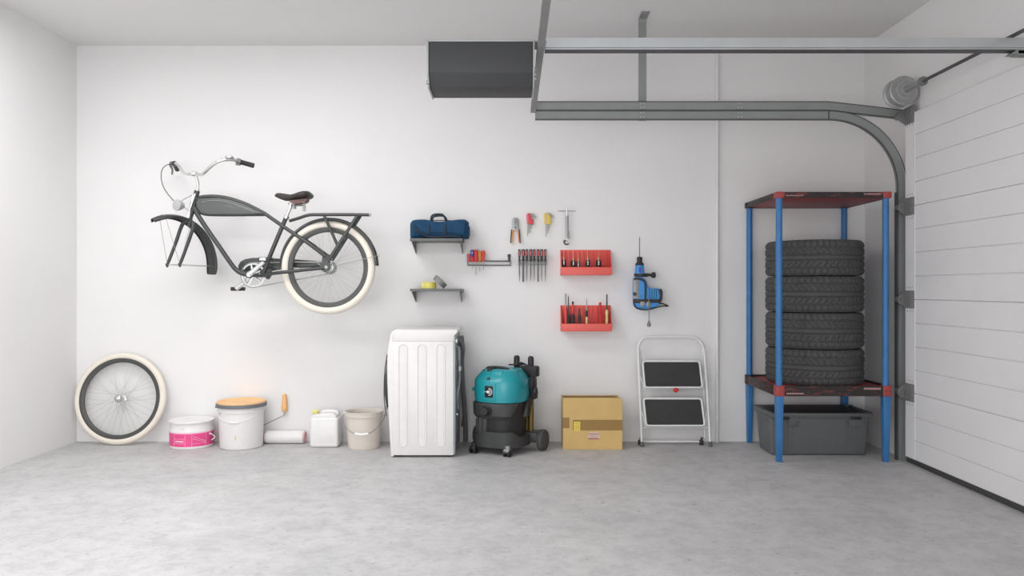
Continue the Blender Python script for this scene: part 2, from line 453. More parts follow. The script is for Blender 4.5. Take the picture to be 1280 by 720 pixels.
# cable drum and torsion shaft
YS = -.79; s0 = P(1130.5, 113, YS)
sh = thing('torsion_shaft', 'steel shaft with cable drum above the garage door', 'shaft', s0)
def lx(prof): 
    bm = B(); lathe(bm, prof, (s0.x, 0, s0.z), 40, 'Y'); return bm      # profile heights run along -y
link('cable_drum', lx([(.02, -YS-.10), (.086, -YS-.10), (.092, -YS-.094), (.092, -YS-.086), (.080, -YS-.08), (.076, -YS-.06), (.074, -YS-.03), (.070, -YS-.02), (.088, -YS-.016), (.092, -YS-.008), (.092, -YS), (.084, -YS+.004), (.078, -YS), (.062, -YS), (.06, -YS+.012), (.042, -YS+.014), (.04, -YS+.03), (.02, -YS+.03)]), 'drum_cast', sh)
b = B()
for k in range(10):
    a = 2*PI*k/10; box(b, -.004, .004, YS-.012, YS, .044, .06, 0, mx=Matrix.Translation((s0.x, 0, s0.z)) @ Matrix.Rotation(a, 4, 'Y'))
link('drum_rib', b, 'galvanised_dark', sh)
ye = P(1152, 0, YS).y
link('sleeve', lx([(.018, -YS+.02), (.020, -YS+.03), (.017, -YS+.05), (.015, -YS+.21), (.012, -YS+.215)]), 'steel', sh)
link('collar', lx([(.008, -YS+.208), (.026, -YS+.21), (.027, -YS+.214), (.027, -YS+.232), (.024, -YS+.236), (.008, -YS+.236)]), 'hinge_steel', sh)
b = B(); cyl(b, (s0.x, YS+.11, s0.z), (s0.x, -6.6, s0.z), .0095, seg=16); link('rod', b, 'galvanised_dark', sh)
b = B(); box(b, s0.x-.01, XR-.004, YS+.10, YS+.106, s0.z-.05, s0.z+.05, .001); link('bearing_plate', b, 'galvanised', sh)
# opener motor with rail, at the centre line of the door
YR = -1.908
ra = P(672, 47, YR); rb_ = P(672, 61, YR)
op = thing('garage_door_opener', 'dark grey garage door opener motor under the ceiling with a long rail', 'opener', (ra.x, YR, rb_.z))
b = B(); ra.x = .160
prism(b, [(ra.x, YR, rb_.z+.006), (ra.x, YR, ra.z), (ra.x, YR+.04, ra.z), (ra.x, YR+.04, rb_.z+.006)], (XR-.02-ra.x, 0, 0), .001, 1)
box(b, ra.x, XR-.02, YR-.001, YR+.041, rb_.z-.004, rb_.z+.004)
link('rail', b, 'alu', op, 0)
b = B(); box(b, ra.x, XR-.03, YR-.004, YR+.046, rb_.z-.009, rb_.z-.004); link('rail_lip', b, 'galvanised_dark', op, 0)
b = B(); q = P(1271, 67, YR); box(b, q.x-.0, XR, YR-.01, YR+.05, rb_.z-.03, rb_.z-.008, .002); prism(b, [(q.x, YR-.01, q.z+.02), (q.x-.03, YR-.01, q.z-.002), (XR, YR-.01, q.z-.002), (XR, YR-.01, q.z+.02)], (0, .06, 0)); link('header_bracket', b, 'galvanised', op)
ym = -2.02
m0 = P(536, 52, ym); m1 = P(666, 52, ym)
zs = [P(0, y, ym).z for y in (52, 90)]
dm = .26
pr = [(ym, zs[0]), (ym, zs[1]), (ym+.045, zs[1]-.055), (ym+.05, zs[1]-.062), (ym+dm, zs[1]-.062), (ym+dm, zs[0])]
b = B(); prism(b, [(m0.x, y, z) for y, z in pr], (m1.x-m0.x, 0, 0), .004); mot = link('motor_housing', b, 'opener_case', op)
pr2 = [(ym-.004, zs[0]+.006), (ym-.004, zs[1]-.0), (ym+.04, zs[1]-.06), (ym+.046, zs[1]-.068), (ym+dm+.004, zs[1]-.068), (ym+dm+.004, zs[0]+.006)]
b = B(); prism(b, [(m0.x-.01, y, z) for y, z in pr2], (.009, 0, 0), .002); prism(b, [(m1.x+.001, y, z) for y, z in pr2], (.007, 0, 0), .002)
box(b, m0.x-.01, m1.x+.008, ym-.004, ym+dm+.004, zs[0]+.0005, zs[0]+.009, .001)
link('housing_trim', b, 'opener_trim', op)
b = B()
for py in (86, 92, 97): q = P(668, py, ym); cyl(b, (m1.x+.008, ym+.02, q.z), (m1.x+.016, ym+.02, q.z), .007, seg=10)
q = P(536, 101, ym); cyl(b, (m0.x-.014, ym+.03, q.z), (m0.x, ym+.03, q.z), .010, seg=10)
split_link('screw_knob', b, 'steel', op)
b = B(); box(b, m0.x+.01, .165, ym+.03, ym+.16, zs[0]+.0095, zs[0]+.0145, .001); link('mounting_plate', b, 'opener_trim', op)
# white conduit on the back wall
b = B(); X = P(896.5, 0, -.012).x
tube(b, smoothpath([(X-.02, -.002, ZC-.03), (X, -.012, ZC-.055), (X, -.013, ZC-.12)], 4)[0:] + [Vector((X, -.013, 0))], .0125, 14)
tag(link('conduit_pipe', b, 'pipe_white', None, at=(X, 0, 0)), 'thin white pipe running down the back wall right of the step stool', 'pipe')

# ================================================================== WHEELS
def wheel_parts(Ro, tr_, rim_w):
    """wheel in the x-z plane, axis y, centre at the origin -> (tire, rim, hub, spoke) bmeshes"""
    t = B(); rc = Ro-tr_
    tube(t, [Vector((rc*math.cos(2*PI*k/96), 0, rc*math.sin(2*PI*k/96))) for k in range(96)], tr_, 16, closed=True, flat=((0, 1, 0), 1.0))
    r = B(); ri = rc-tr_*.85
    lathe(r, [(ri+.006, -.016), (ri, -.017), (ri-rim_w*.6, -.0155), (ri-rim_w, -.010), (ri-rim_w-.001, 0), (ri-rim_w, .010), (ri-rim_w*.6, .0155), (ri, .017), (ri+.006, .016)], seg=96, axis='Y', closed=True)
    h = B(); lathe(h, [(.004, -.058), (.009, -.056), (.009, -.046), (.013, -.045), (.026, -.034), (.027, -.030), (.014, -.026), (.013, .026), (.027, .030), (.026, .034), (.013, .045), (.009, .046), (.009, .056), (.004, .058)], seg=24, axis='Y')
    return t, r, h, ri-rim_w
def add_wheel(rim_parent, rim_name, at, Ro, tr_, rim_w, spoke_mat='spoke_steel', under_rim=False):
    t, r, h, rin = wheel_parts(Ro, tr_, rim_w); at = Vector(at)
    for q in (t, r, h): bmesh.ops.translate(q, verts=q.verts[:], vec=at)
    ro = link(rim_name, r, 'bike_rim', rim_parent); top = ro if under_rim else rim_parent
    link('tire', t, 'tire_cream', top); link('hub', h, 'chrome', top)
    n = 36
    for k in range(n):
        a = 2*PI*k/n; side = 1 if k % 2 else -1; tw = 1 if (k//2) % 2 else -1
        a2 = a+tw*1.15
        b = B(); cyl(b, at+Vector((.025*math.cos(a2), side*.032, .025*math.sin(a2))), at+Vector((rin*math.cos(a)*1.01, side*.003, rin*math.sin(a)*1.01)), .0011, seg=5)
        link('spoke', b, spoke_mat, top)
    return ro
wh = thing('loose_bicycle_wheel', 'loose spoked wheel with cream tire leaning in the left corner of the floor', 'wheel', (0, 0, 0))
Rw = .327
add_wheel(wh, 'rim', (0, 0, Rw), Rw, .023, .026)
wh.location = (P(148.6, 0, -.11).x, -.135, .0015); wh.rotation_euler = (math.radians(-8.6), 0, 0)

# ================================================================== BICYCLE
YB = -.45
bk = thing('bicycle', 'black cruiser bicycle without front wheel hung on the back wall', 'bicycle', P(320, 380, YB))
def Q(px, py, dy=0): return P(px, py, YB-dy)          # dy metres towards the viewer
fr = B()
def ft(pts, r, k=6): tube(fr, smoothpath([Q(*p) for p in pts], k), r, 12)
ft([(246.5, 238.5), (242.5, 255), (238, 270)], .0185, 3)                       # head tube
ft([(243, 252), (249, 247.5), (257, 246), (272, 246), (288, 248.8), (305, 254.5), (320, 261.5), (330, 266.8)], .0140)
tube(fr, smoothpath([Q(330, 266.3), Q(362, 288.5, .012), Q(384, 303, .05), Q(407.5, 321, .06)], 4), .0125, 12)
tube(fr, smoothpath([Q(330, 266.3), Q(362, 288.5, -.012), Q(386, 303, -.05), Q(411, 321, -.06)], 4), .0125, 12)
ft([(242.5, 256), (247.5, 264), (257, 268), (275, 268.8), (300, 268.8), (331, 268.5)], .0095)
ft([(241.5, 259), (250, 273), (262, 291), (276, 311), (287, 327), (294.5, 336.5), (302, 341.5), (312, 343.2)], .0158)
ft([(357.8, 271.5), (347, 297), (337.5, 320), (333, 332), (328.5, 343)], .0150, 4)
tube(fr, [Q(311, 343.2, .05), Q(311, 343.2, -.05)], .024, 20)
for s in (1, -1):
    tube(fr, smoothpath([Q(313, 344, .02*s), Q(328, 344.5, .035*s), Q(340, 342, .05*s), Q(370, 338.5, .056*s), Q(406, 334.8, .06*s)], 4), .0115, 10)
    o = 0 if s > 0 else 3.6
    prism(fr, [Q(403+o, 318, .062*s), Q(411+o, 318.5, .062*s), Q(412.5+o, 326, .062*s), Q(412+o, 337, .062*s), Q(406+o, 340.5, .062*s), Q(400+o, 337, .062*s), Q(402+o, 330, .062*s)], (0, .006, 0), .0015, 1)
prism(fr, [Q(325, 337, .0), Q(339, 336, .0), Q(339, 344, .0), Q(336, 349, .0), Q(333, 349, .0), Q(331, 345, .0), Q(325, 345, .0)], (0, .02, 0), .002, 1)
frame = link('frame', fr, 'bike_black', bk)
# tank between the two top tubes
tp = [(244.2, 253), (247.5, 248), (257, 247.5), (272, 247), (288, 249.5), (304, 255), (318, 261.5), (329, 267.2), (300, 268.2), (260, 268.2), (251, 266.5), (246, 260.5)]
b = B(); prism(b, [Q(x, y, .026) for x, y in tp], (0, .052, 0), .007, 3); tank = link('tank', b, 'bike_panel', bk)
b = B(); tube(b, smoothpath([Q(252, 252.5, .0272), Q(262, 250.6, .0272), (Q(278, 251, .0272)), Q(296, 256, .0272), Q(318, 265, .0272)], 5), .0018, 6, flat=((0, 1, 0), .5)); link('pinstripe', b, 'steel', tank)
# fork and front end, turned towards the viewer
TH = math.radians(60); fw = Vector((-math.cos(TH), -math.sin(TH), 0)); lf = Vector((math.sin(TH), -math.cos(TH), 0))
ax = Q(216.3, 331.5)
fk = B(); crown = Q(237.5, 276)
tube(fk, smoothpath([Q(239, 268), Q(237.8, 276), Q(236, 283)], 3), .013, 12)
for s in (1, -1):
    top = Q(242.5, 281, .035) if s > 0 else Q(227.8, 280, -.035)
    bot = Q(225, 330.5, .03) if s > 0 else Q(209.2, 331, -.03)
    mid = (top+bot)/2+fw*(-.003)
    tube(fk, smoothpath([crown+(top-crown)*.15+Vector((0, 0, .008)), crown+(top-crown)*.7+Vector((0, 0, .006)), top+(bot-top)*.08, mid, bot], 5), [.009]*5+[.0125]*5+[.012]*5+[.011]*5+[.0085], 10)
    prism(fk, [bot+Vector((-.014, 0, .008)), bot+Vector((.006, 0, .012)), bot+Vector((.008, 0, -.012)), bot+Vector((-.004, 0, -.02)), bot+Vector((-.012, 0, -.008))], (0, .005, 0), .001, 1)
fork = link('fork', fk, 'bike_black', bk)
b = B()
tube(b, [Q(244, 242, .028), Q(234, 271, .03)], .0075, 10); tube(b, [Q(241, 243, .028), Q(236, 272, .028)], .006, 10)
tube(b, [Q(245, 241, .0), Q(229, 249.5, .04), Q(224, 254, .05)], .0038, 8); tube(b, [Q(244, 243, .03), Q(236.5, 255, .03)], .003, 8)
tube(b, [Q(226.5, 256, .05), Q(238, 265, .03)], .0045, 8)
link('spring_strut', b, 'chrome', fork)
def fender(center, R_, hw, a0, a1, fwd, side, th=.0022, n=40):
    """curved strip; angle 0 = forward horizontal, 90 deg = top"""
    bm = B(); rings = []
    prof = [(-1, -.40), (-.96, -.12), (-.78, .0), (-.4, .12), (0, .16), (.4, .12), (.78, 0), (.96, -.12), (1, -.40)]
    full = [(u, v, 0) for u, v in prof]+[(u, v, 1) for u, v in prof[::-1]]
    for i in range(n+1):
        a = a0+(a1-a0)*i/n; rad = fwd*math.cos(a)+Vector((0, 0, 1))*math.sin(a)
        e = min(1, .35+1.2*i/n*4, .8+1.2*(n-i)/n*4)
        rings.append([bm.verts.new(center+rad*(R_+v*hw-(th if k else 0))+side*(u*hw*min(1, e)*(1-.05*k))) for u, v, k in full])
    m = len(full)
    for a, c in zip(rings, rings[1:]):
        for k in range(m): bm.faces.new((a[k], a[(k+1) % m], c[(k+1) % m], c[k]))
    bm.faces.new(rings[0][::-1]); bm.faces.new(rings[-1]); return bm
FA = ax+Vector((-.002, 0, 0))
link('front_fender', fender(FA, .333, .049, math.radians(62), math.radians(190), fw, lf), 'bike_black', fork)
b = B()
def fp(a, s, rr=.33): return FA+fw*(rr*math.cos(a))+Vector((0, 0, rr*math.sin(a)))+lf*(s*.03)
for s in (1, -1):
    bot = Q(225, 330.5, .03) if s > 0 else Q(209.2, 331, -.03)
    tube(b, [bot, fp(math.radians(76), s)], .0016, 6); tube(b, [bot, fp(math.radians(180), s)], .0016, 6)
    tube(b, [bot, fp(math.radians(112), s)], .0016, 6)
tube(b, [fp(math.radians(76), -1, .335), fp(math.radians(76), 0, .342), fp(math.radians(76), 1, .335)], .002, 6)
tube(b, [fp(math.radians(180), -1.05, .335), fp(math.radians(180), 0, .342), fp(math.radians(180), 1.05, .335)], .002, 6)
tube(b, [Q(209.2, 331, -.03), Q(225, 330.5, .03)], .002, 6)
link('fender_stay', b, 'steel', fork)
# headlight
hl = Q(222, 256.5, .09)
b = B(); lathe(b, [(.0, -.05), (.010, -.048), (.022, -.038), (.032, -.018), (.036, 0), (.038, .004), (.037, .010), (.033, .011), (.0, .014)], seg=28)
rot = fw.to_track_quat('Z', 'Y').to_matrix().to_4x4()
xf(b, Matrix.Translation(hl) @ rot); link('headlight', b, 'spoke_steel', bk)
# stem, handlebar, grips
b = B(); tube(b, smoothpath([Q(246.3, 240), Q(247.5, 231), Q(246, 223), Q(243.5, 217.6)], 5), .0105, 12); tube(b, [Q(240.5, 217.4, .0), Q(246.5, 217.6, .0)], .0165, 14)
cyl(b, Q(246.5, 239.5), Q(246.9, 236), .015); link('stem', b, 'chrome', bk)
bar = smoothpath([Q(*p) for p in [(219.3, 204.5, -.25), (222.5, 206.3, -.22), (226.5, 211.5, -.17), (231, 216.8, -.1), (236, 217.8, -.04), (243.5, 217.6, 0), (251.5, 218.2, .04), (255.5, 216, .08), (261, 210.3, .125), (268, 204.6, .15), (276.5, 200.7, .15), (286, 199.5, .13), (295, 200.6, .10), (300, 202.3, .08)]], 5)
b = B(); tube(b, bar, .0112, 12); hb = link('handlebar', b, 'chrome', bk)
for a, c in ((Q(300, 202.3, .08), Q(317.5, 207.2, .03)), (Q(217.5, 203.8, -.25), Q(221.7, 211.8, -.37))):
    d = (c-a); b = B(); tube(b, [a, a+d*.02, a+d*.3, a+d*.9, a+d*.97, c], [.012, .0175, .016, .0165, .018, .014], 14); link('grip', b, 'grip_black', hb)
b = B(); cyl(b, Q(295.6, 201, .095), Q(299.6, 202, .083), .019, .021, 16); box(b, *sum(([min(u), max(u)] for u in zip(Q(295, 203, .12)-Vector((.003, .01, .012)), Q(300, 207, .10)+Vector((.003, .01, .004)))), []), .004)
link('gear_shifter', b, 'hinge_steel', hb)
b = B(); tube(b, smoothpath([Q(214, 203, -.25), Q(213, 207, -.27), Q(215.5, 212, -.29), Q(215, 218, -.31)], 4), [.011]*4+[.008]*4+[.007]*4+[.006], 8, flat=((0, 1, 0), .7))
tube(b, [Q(215, 203, -.26), Q(218.5, 208, -.27)], .013, 10); link('brake_lever', b, 'hinge_steel', hb)
b = B(); tube(b, smoothpath([Q(214, 206, -.25), Q(209, 206, -.22), Q(203.5, 210.5, -.16), Q(201.4, 219, -.08), Q(203, 230, 0), Q(208, 240, .05), Q(217, 251, .08)], 6), .0028, 8); link('brake_cable', b, 'cable', bk)
b = B(); c = Q(287, 196.3, .14); lathe(b, [(.027, -.008), (.029, -.004), (.026, .006), (.014, .011), (0, .012)], c, 24); cyl(b, Q(287, 199.5, .13), Q(287, 196.5, .14), .006, seg=10); link('bell', b, 'chrome', hb)
# saddle
def saddle():
    bm = B(); st = [(343.6, 243.9, 245.4, .008), (346.2, 241.4, 247.0, .020), (351, 241.3, 249.2, .027), (357, 242.2, 251.2, .034), (364, 243.3, 251.6, .048), (370, 242.3, 249.8, .068), (376, 240.4, 249.4, .088), (382, 239.2, 249.4, .098), (386.5, 239.4, 248.4, .092), (389.4, 242, 246.5, .06)]
    rings = []
    for px, y0, y1, hw in st:
        a = Q(px, y0); c = Q(px, y1); h = (a.z-c.z)
        rings.append([bm.verts.new((a.x, YB+hw*math.cos(2*PI*k/20), (a.z+c.z)/2+h/2*math.copysign(abs(math.sin(2*PI*k/20))**.7, math.sin(2*PI*k/20)))) for k in range(20)])
    for a, c in zip(rings, rings[1:]):
        for k in range(20): bm.faces.new((a[k], a[(k+1) % 20], c[(k+1) % 20], c[k]))
    bm.faces.new(rings[0][::-1]); bm.faces.new(rings[-1]); return bm
sd = link('saddle', saddle(), 'saddle_black', bk, 60)
b = B(); prism(b, [Q(359, 250.5, .03), Q(372, 249, .05), Q(384, 247.5, .06), Q(382, 252, .06), Q(375, 254.5, .05), Q(366, 254.8, .04)], (0, .08, 0), .004); link('saddle_underside', b, 'saddle_brown', sd)
b = B()
for s in (-1, 1):
    for px, dy in ((380, .05), (368, .02)):
        y0, y1 = (251, 264) if px == 380 else (254, 261)
        pts = []
        for k in range(64):
            t = k/63; a = 2*PI*5*t; c = Q(px, y0+(y1-y0)*t, dy*s); pts.append(c+Vector((.011*math.cos(a), .011*math.sin(a), 0)))
        tube(b, pts, .0024, 6)
tube(b, [Q(360, 254), Q(366, 257), Q(380, 257)], .004, 8)
link('saddle_spring', b, 'steel', sd)
b = B(); tube(b, [Q(357.8, 271.5), Q(363, 259.5), Q(363.6, 255)], .0115, 12); cyl(b, Q(357.2, 273), Q(358.7, 269.7), .019, seg=16); link('seat_post', b, 'chrome', bk)
# rear wheel and fender
RC = Q(410.6, 334.3); kB = (YB+D)/F
Rr = 58.7*kB
add_wheel(bk, 'rear_wheel', RC, Rr, 4.9*kB, .030, under_rim=True)
link('rear_fender', fender(RC+Vector((.004, 0, 0)), Rr+.014, .032, math.radians(0), math.radians(178), Vector((-1, 0, 0)), Vector((0, 1, 0))), 'bike_black', bk)
b = B()
for s in (1, -1):
    tube(b, [RC+Vector((0, s*.045, 0)), Q(474, 319.5)+Vector((0, s*.03, 0))], .0016, 6)
link('rear_fender_stay', b, 'steel', bk)
b = B(); lathe(b, [(.01, -.056), (.045, -.054), (.047, -.050), (.038, -.046), (.036, -.040), (.030, -.036), (.01, -.034)], RC, 28, 'Y'); lathe(b, [(.004, .07), (.011, .07), (.012, .064), (.012, .05), (.004, .05)], RC, 16, 'Y'); link('sprocket', b, 'steel', bk)
# crank set
cr = B(); c0 = Q(311.4, 343.2, .075)
tube(cr, [Q(311.4, 343.2, .05), Q(311.4, 343.2, .085)], .014, 16)
tube(cr, [Q(311.4, 343.2, .08), Q(315, 340.5, .082), Q(330, 327.3, .088)], [.020, .017, .012], 12, flat=((0, 1, 0), .6))
cr2 = B(); tube(cr2, [Q(313.5, 343.5, -.08), Q(309, 350.5, -.082), Q(295, 361, -.088)], [.019, .017, .015], 12, flat=((0, 1, 0), .6))
crank = link('crank', cr, 'chrome', bk)
link('crank_arm', cr2, 'chrome', crank)
def pedal(c):
    bm = B(); box(bm, c.x-.036, c.x+.036, c.y-.045, c.y-.035, c.z-.014, c.z+.012, .004); box(bm, c.x-.036, c.x+.036, c.y+.035, c.y+.045, c.z-.014, c.z+.012, .004)
    for s in (-1, 1): box(bm, c.x+s*.026-.012, c.x+s*.026+.012, c.y-.042, c.y+.042, c.z-.012, c.z+.010, .003)
    cyl(bm, (c.x, c.y-.05, c.z), (c.x, c.y+.05, c.z), .007, seg=10); return bm
pp = Q(332.5, 324.2, .145); link('pedal', pedal(pp), 'grip_black', crank)
b = B(); box(b, pp.x-.028, pp.x+.014, pp.y-.052, pp.y-.046, pp.z-.010, pp.z+.008, .002); link('pedal_reflector', b, 'chrome', crank)
pp = Q(297.5, 361, -.145); link('pedal', pedal(pp), 'grip_black', crank)
crc = Q(316.5, 344, -.055); rg = .083
b = B(); lathe(b, [(rg-.012, -.002), (rg, -.002), (rg+.002, 0), (rg, .002), (rg-.012, .002)], crc, 60, 'Y', closed=True)
for k in range(5):
    a = 2*PI*k/5+.5; tube(b, [crc, crc+Vector(((rg-.008)*math.cos(a), 0, (rg-.008)*math.sin(a)))], [.012, .006], 8, flat=((0, 1, 0), .3))
link('chainring', b, 'chrome', bk)
b = B(); n = 24; ch = [crc+Vector((rg*math.cos(a), 0, rg*math.sin(a))) for a in [PI*.5+PI*k/n for k in range(n+1)]]
rcc = RC+Vector((0, .055, 0)); ch += [rcc+Vector((.04*math.cos(a), 0, .04*math.sin(a))) for a in [-PI*.5+PI*k/n for k in range(n+1)]]
tube(b, ch, .004, 6, closed=True); link('chain', b, 'steel', bk)
g = [(295.5, 338), (295, 332), (298, 327), (304, 323.8), (313, 322.3), (325, 322.3), (352, 323.3), (400, 326.5), (400, 333.5), (352, 336), (330, 340), (318, 341), (306, 342), (300, 342)]
b = B(); prism(b, [Q(x+2.5, y, -.075) for x, y in g], (0, .014, 0), .003); link('chain_guard', b, 'bike_black', bk)
# carrier over the rear wheel
b = B()
for s in (1, -1):
    tube(b, smoothpath([Q(362.5, 276, .01*s), Q(374, 272.5, .05*s), Q(386, 268.8, .065*s), Q(400, 268.3, .065*s), Q(440, 268.3, .065*s), Q(461.5, 268.6, .065*s)], 4), .0108, 10)
    tube(b, [Q(405, 269, .065*s), Q(422.5, 308, .063*s)], .0100, 10, flat=((0, 1, 0), .6)); tube(b, [Q(447 if s > 0 else 451, 269, .065*s), Q(409.5 if s > 0 else 414, 327, .067*s)], .0112, 10, flat=((0, 1, 0), .6))
for px in (388, 405, 425, 447, 460): tube(b, [Q(px, 268.3, .065), Q(px, 268.3, -.065)], .006, 8)
box(b, Q(384, 0).x, Q(461, 0).x, YB-.02, YB+.02, Q(0, 268.5).z-.003, Q(0, 268.5).z+.003)
ra_ = link('luggage_carrier', b, 'bike_black', bk)
b = B(); cyl(b, Q(461.5, 268.6, .065), Q(464, 268.8, .065), .009, seg=10); link('carrier_end_cap', b, 'steel', ra_)
# hook arm that holds the frame off the wall
b = B(); h0 = Q(272, 250, 0)
tube(b, [Vector((h0.x, -.001, h0.z-.03)), Vector((h0.x, YB+.035, h0.z-.03))], .009, 10); cyl(b, (h0.x, 0, h0.z-.03), (h0.x, -.008, h0.z-.03), .02); tube(b, smoothpath([(h0.x, YB+.037, h0.z-.03), (h0.x, YB+.034, h0.z-.015), (h0.x, YB+.031, h0.z)], 3), .008, 10)
tag(link('wall_hook', b, 'hinge_steel', None, at=(h0.x, 0, h0.z)), 'small steel wall hook behind the tank of the hanging bicycle', 'hook')
# ================================================================== FLOOR OBJECTS, LEFT TO RIGHT
def label_strokes(bm, x0, x1, z0, z1, fn, nrm, rows=1, seed=1, th=.0006, gap=.35):
    """small illegible printed marks: short bars in rows on the surface fn(u, v)"""
    rnd = random.Random(seed)
    for r in range(rows):
        u = 0.0
        while u < .97:
            wd = rnd.uniform(.03, .09); va = (r+.5*gap)/rows; vb = (r+1-.5*gap)/rows
            a = fn(x0+(x1-x0)*u, z0+(z1-z0)*va); c = fn(x0+(x1-x0)*min(1, u+wd*.7), z0+(z1-z0)*va)
            e = fn(x0+(x1-x0)*min(1, u+wd*.7), z0+(z1-z0)*vb); f = fn(x0+(x1-x0)*u, z0+(z1-z0)*vb)
            n = nrm((a+c)/2)*th
            hexa(bm, [a, c, e, f, a+n, c+n, e+n, f+n]); u += wd+.012
# small pink and white tin
tc = Vector((-2.263, -.158, 0)); r = .146
t = thing('paint_tin', 'small white paint tin with a pink printed band', 'tin', tc)
b = B(); lathe(b, [(r*.96, .0), (r*.985, .003), (r, .012), (r, .112), (r*1.01, .118), (r*1.01, .124), (r*.99, .130), (r*.985, .170), (r*1.0, .174), (r*1.02, .176), (r*1.02, .180), (.02, .181)], tc, 72); body = link('body', b, 'tin_white', t)
b = B(); lathe(b, [(r*1.02, .1805), (r*1.045, .181), (r*1.045, .187), (r*1.02, .190), (r*.97, .190), (r*.95, .187), (0, .187)], tc, 72); link('lid', b, 'tin_white', t)
b = B(); lathe(b, [(r+.0004, .020), (r+.0012, .020), (r+.0012, .108), (r+.0004, .108)], tc, 72, closed=True); band = link('printed_band', b, 'tin_pink', t)
b = B(); lathe(b, [(r*1.008+.0004, .1085), (r*1.008+.001, .109), (r*1.008+.001, .116), (r*1.008+.0004, .1165)], tc, 72, closed=True); link('band_edge', b, 'pink_pale', t)
def oncyl(c, rr):
    return (lambda u, v: Vector((c.x+rr*math.sin(u), c.y-rr*math.cos(u), v))), (lambda p: Vector((p.x-c.x, p.y-c.y, 0)).normalized())
fn, nr = oncyl(tc, r+.0012)
b = B(); label_strokes(b, -.42, .02, .050, .064, fn, nr, 1, 3)
for u in (-.5, .08, .38, 1.05):
    tube(b, [fn(u, .022), fn(u, .106)], .0006, 4)
for v in (.042, .074): tube(b, [fn(-.5+.58*k/8, v) for k in range(9)], .0006, 4)
tube(b, [fn(.42+.6*k/8, .092-.04*k/8) for k in range(9)], .0008, 4); tube(b, [fn(.42+.6*k/8, .075-.03*k/8) for k in range(9)], .0008, 4); tube(b, [fn(.38+.7*k/8, .040) for k in range(9)], .0006, 4)
link('printing', b, 'logo_white', band)
b = B(); fn2, _ = oncyl(tc, r*1.01); cyl(b, fn2(-.02, .150), fn2(-.02, .150)+Vector((0, -.004, 0)), .008); link('handle_boss', b, 'bucket_white', t)
b = B(); fn3, _ = oncyl(tc, r*1.0); cyl(b, fn3(1.3, .095), fn3(1.3, .095)+Vector((.008, -.004, 0)), .007); tube(b, smoothpath([fn3(1.3, .095)+Vector((.008, 0, 0)), Vector((tc.x+r+.028, tc.y-.03, .07)), Vector((tc.x+r+.01, tc.y-.05, .05))], 5), .003, 8); link('handle', b, 'tin_white', t)
# large white bucket, orange lid
bc = Vector((-1.905, -.180, 0))
t = thing('paint_bucket', 'large white paint bucket with an orange lid and grey rim', 'bucket', bc)
b = B(); lathe(b, [(.138, 0), (.143, .004), (.145, .012), (.153, .255), (.160, .257), (.160, .266), (.156, .270), (.157, .292), (.10, .293)], bc, 72); link('body', b, 'bucket_white', t)
b = B(); lathe(b, [(.158, .286), (.167, .286), (.169, .290), (.169, .309), (.166, .312), (.158, .312)], bc, 72, closed=True)
for k in range(60):
    a = 2*PI*k/60; c = bc+Vector((.169*math.cos(a), .169*math.sin(a), 0)); box(b, -.002, .002, -.003, .003, .288, .310, 0, mx=Matrix.Translation(c) @ Matrix.Rotation(a, 4, 'Z'))
rimo = link('lid_rim', b, 'lid_grey', t)
b = B(); lathe(b, [(.150, .300), (.165, .3125), (.166, .321), (.162, .3245), (.158, .322), (.150, .314), (.146, .312), (0, .312)], bc, 72); link('lid', b, 'lid_orange', t)
b = B(); q = bc+Vector((-.165, -.03, 0)); box(b, q.x-.006, q.x+.012, q.y-.012, q.y+.012, .276, .296, .003); link('lid_tab', b, 'lid_grey', rimo)
fn, nr = oncyl(bc, .152)
b = B(); tube(b, smoothpath([fn(-1.45, .262), fn(-.9, .222), fn(-.45, .200), fn(0.0, .192), fn(.45, .203), fn(.9, .228), fn(1.45, .262)], 6), .0028, 8); hnd = link('handle', b, 'bucket_white', t)
b = B(); tube(b, [fn(-.18+.40*k/6, .192) for k in range(7)], .0075, 10); link('handle_grip', b, 'bucket_white', hnd)
b = B()
for k, (u, v, wd, h_) in enumerate([(-.95, .235, .16, .04), (.02, .088, .08, .012), (.03, .07, .04, .016)]):
    f, n_ = oncyl(bc, .1525 if v > .2 else .1475)
    label_strokes(b, u, u+wd, v, v+h_, f, n_, 2, k+5, .0008)
link('printed_mark', b, 'tip_pale', t)
# paint roller
rc = Vector((-1.632, -.066, .0465)); hx = .138
t = thing('paint_roller', 'paint roller with white fleece lying on the floor and an orange handle', 'roller', Vector((rc.x, rc.y, 0)))
b = B(); lathe(b, [(.02, -hx), (.040, -hx), (.0455, -hx+.008), (.0462, -hx+.02), (.0462, hx-.02), (.0455, hx-.006), (.041, hx), (.02, hx)], rc, 40, 'X'); link('fleece_sleeve', b, 'fleece', t)
b = B(); lathe(b, [(.0, hx-.004), (.038, hx-.002), (.040, hx+.002), (.036, hx+.010), (.030, hx+.012), (.028, hx+.006), (0, hx+.006)], rc, 32, 'X'); lathe(b, [(.0, -hx+.004), (.038, -hx+.002), (.036, -hx-.006), (0, -hx-.006)], rc, 32, 'X'); split_link('end_cap', b, 'pink_cap', t)
pts = [rc+Vector((-hx, 0, 0)), rc+Vector((-hx-.018, 0, 0)), rc+Vector((-hx-.028, .006, .014)), rc+Vector((-hx-.026, .014, .065)), P(331.8, 530.5, -.048), P(351.3, 521, -.035), P(355, 518.5, -.032), P(355.5, 513, -.030)]
b = B(); tube(b, smoothpath(pts, 5), .0032, 8); link('wire_frame', b, 'steel', t)
b = B(); a = P(355.5, 515, -.030); c = P(355.5, 492.5, -.022); d = c-a
tube(b, [a, a+d*.06, a+d*.15, a+d*.3, a+d*.6, a+d*.92, a+d*.98, c], [.010, .0165, .0205, .0200, .017, .0145, .012, .006], 16); link('handle', b, 'wood_orange', t)
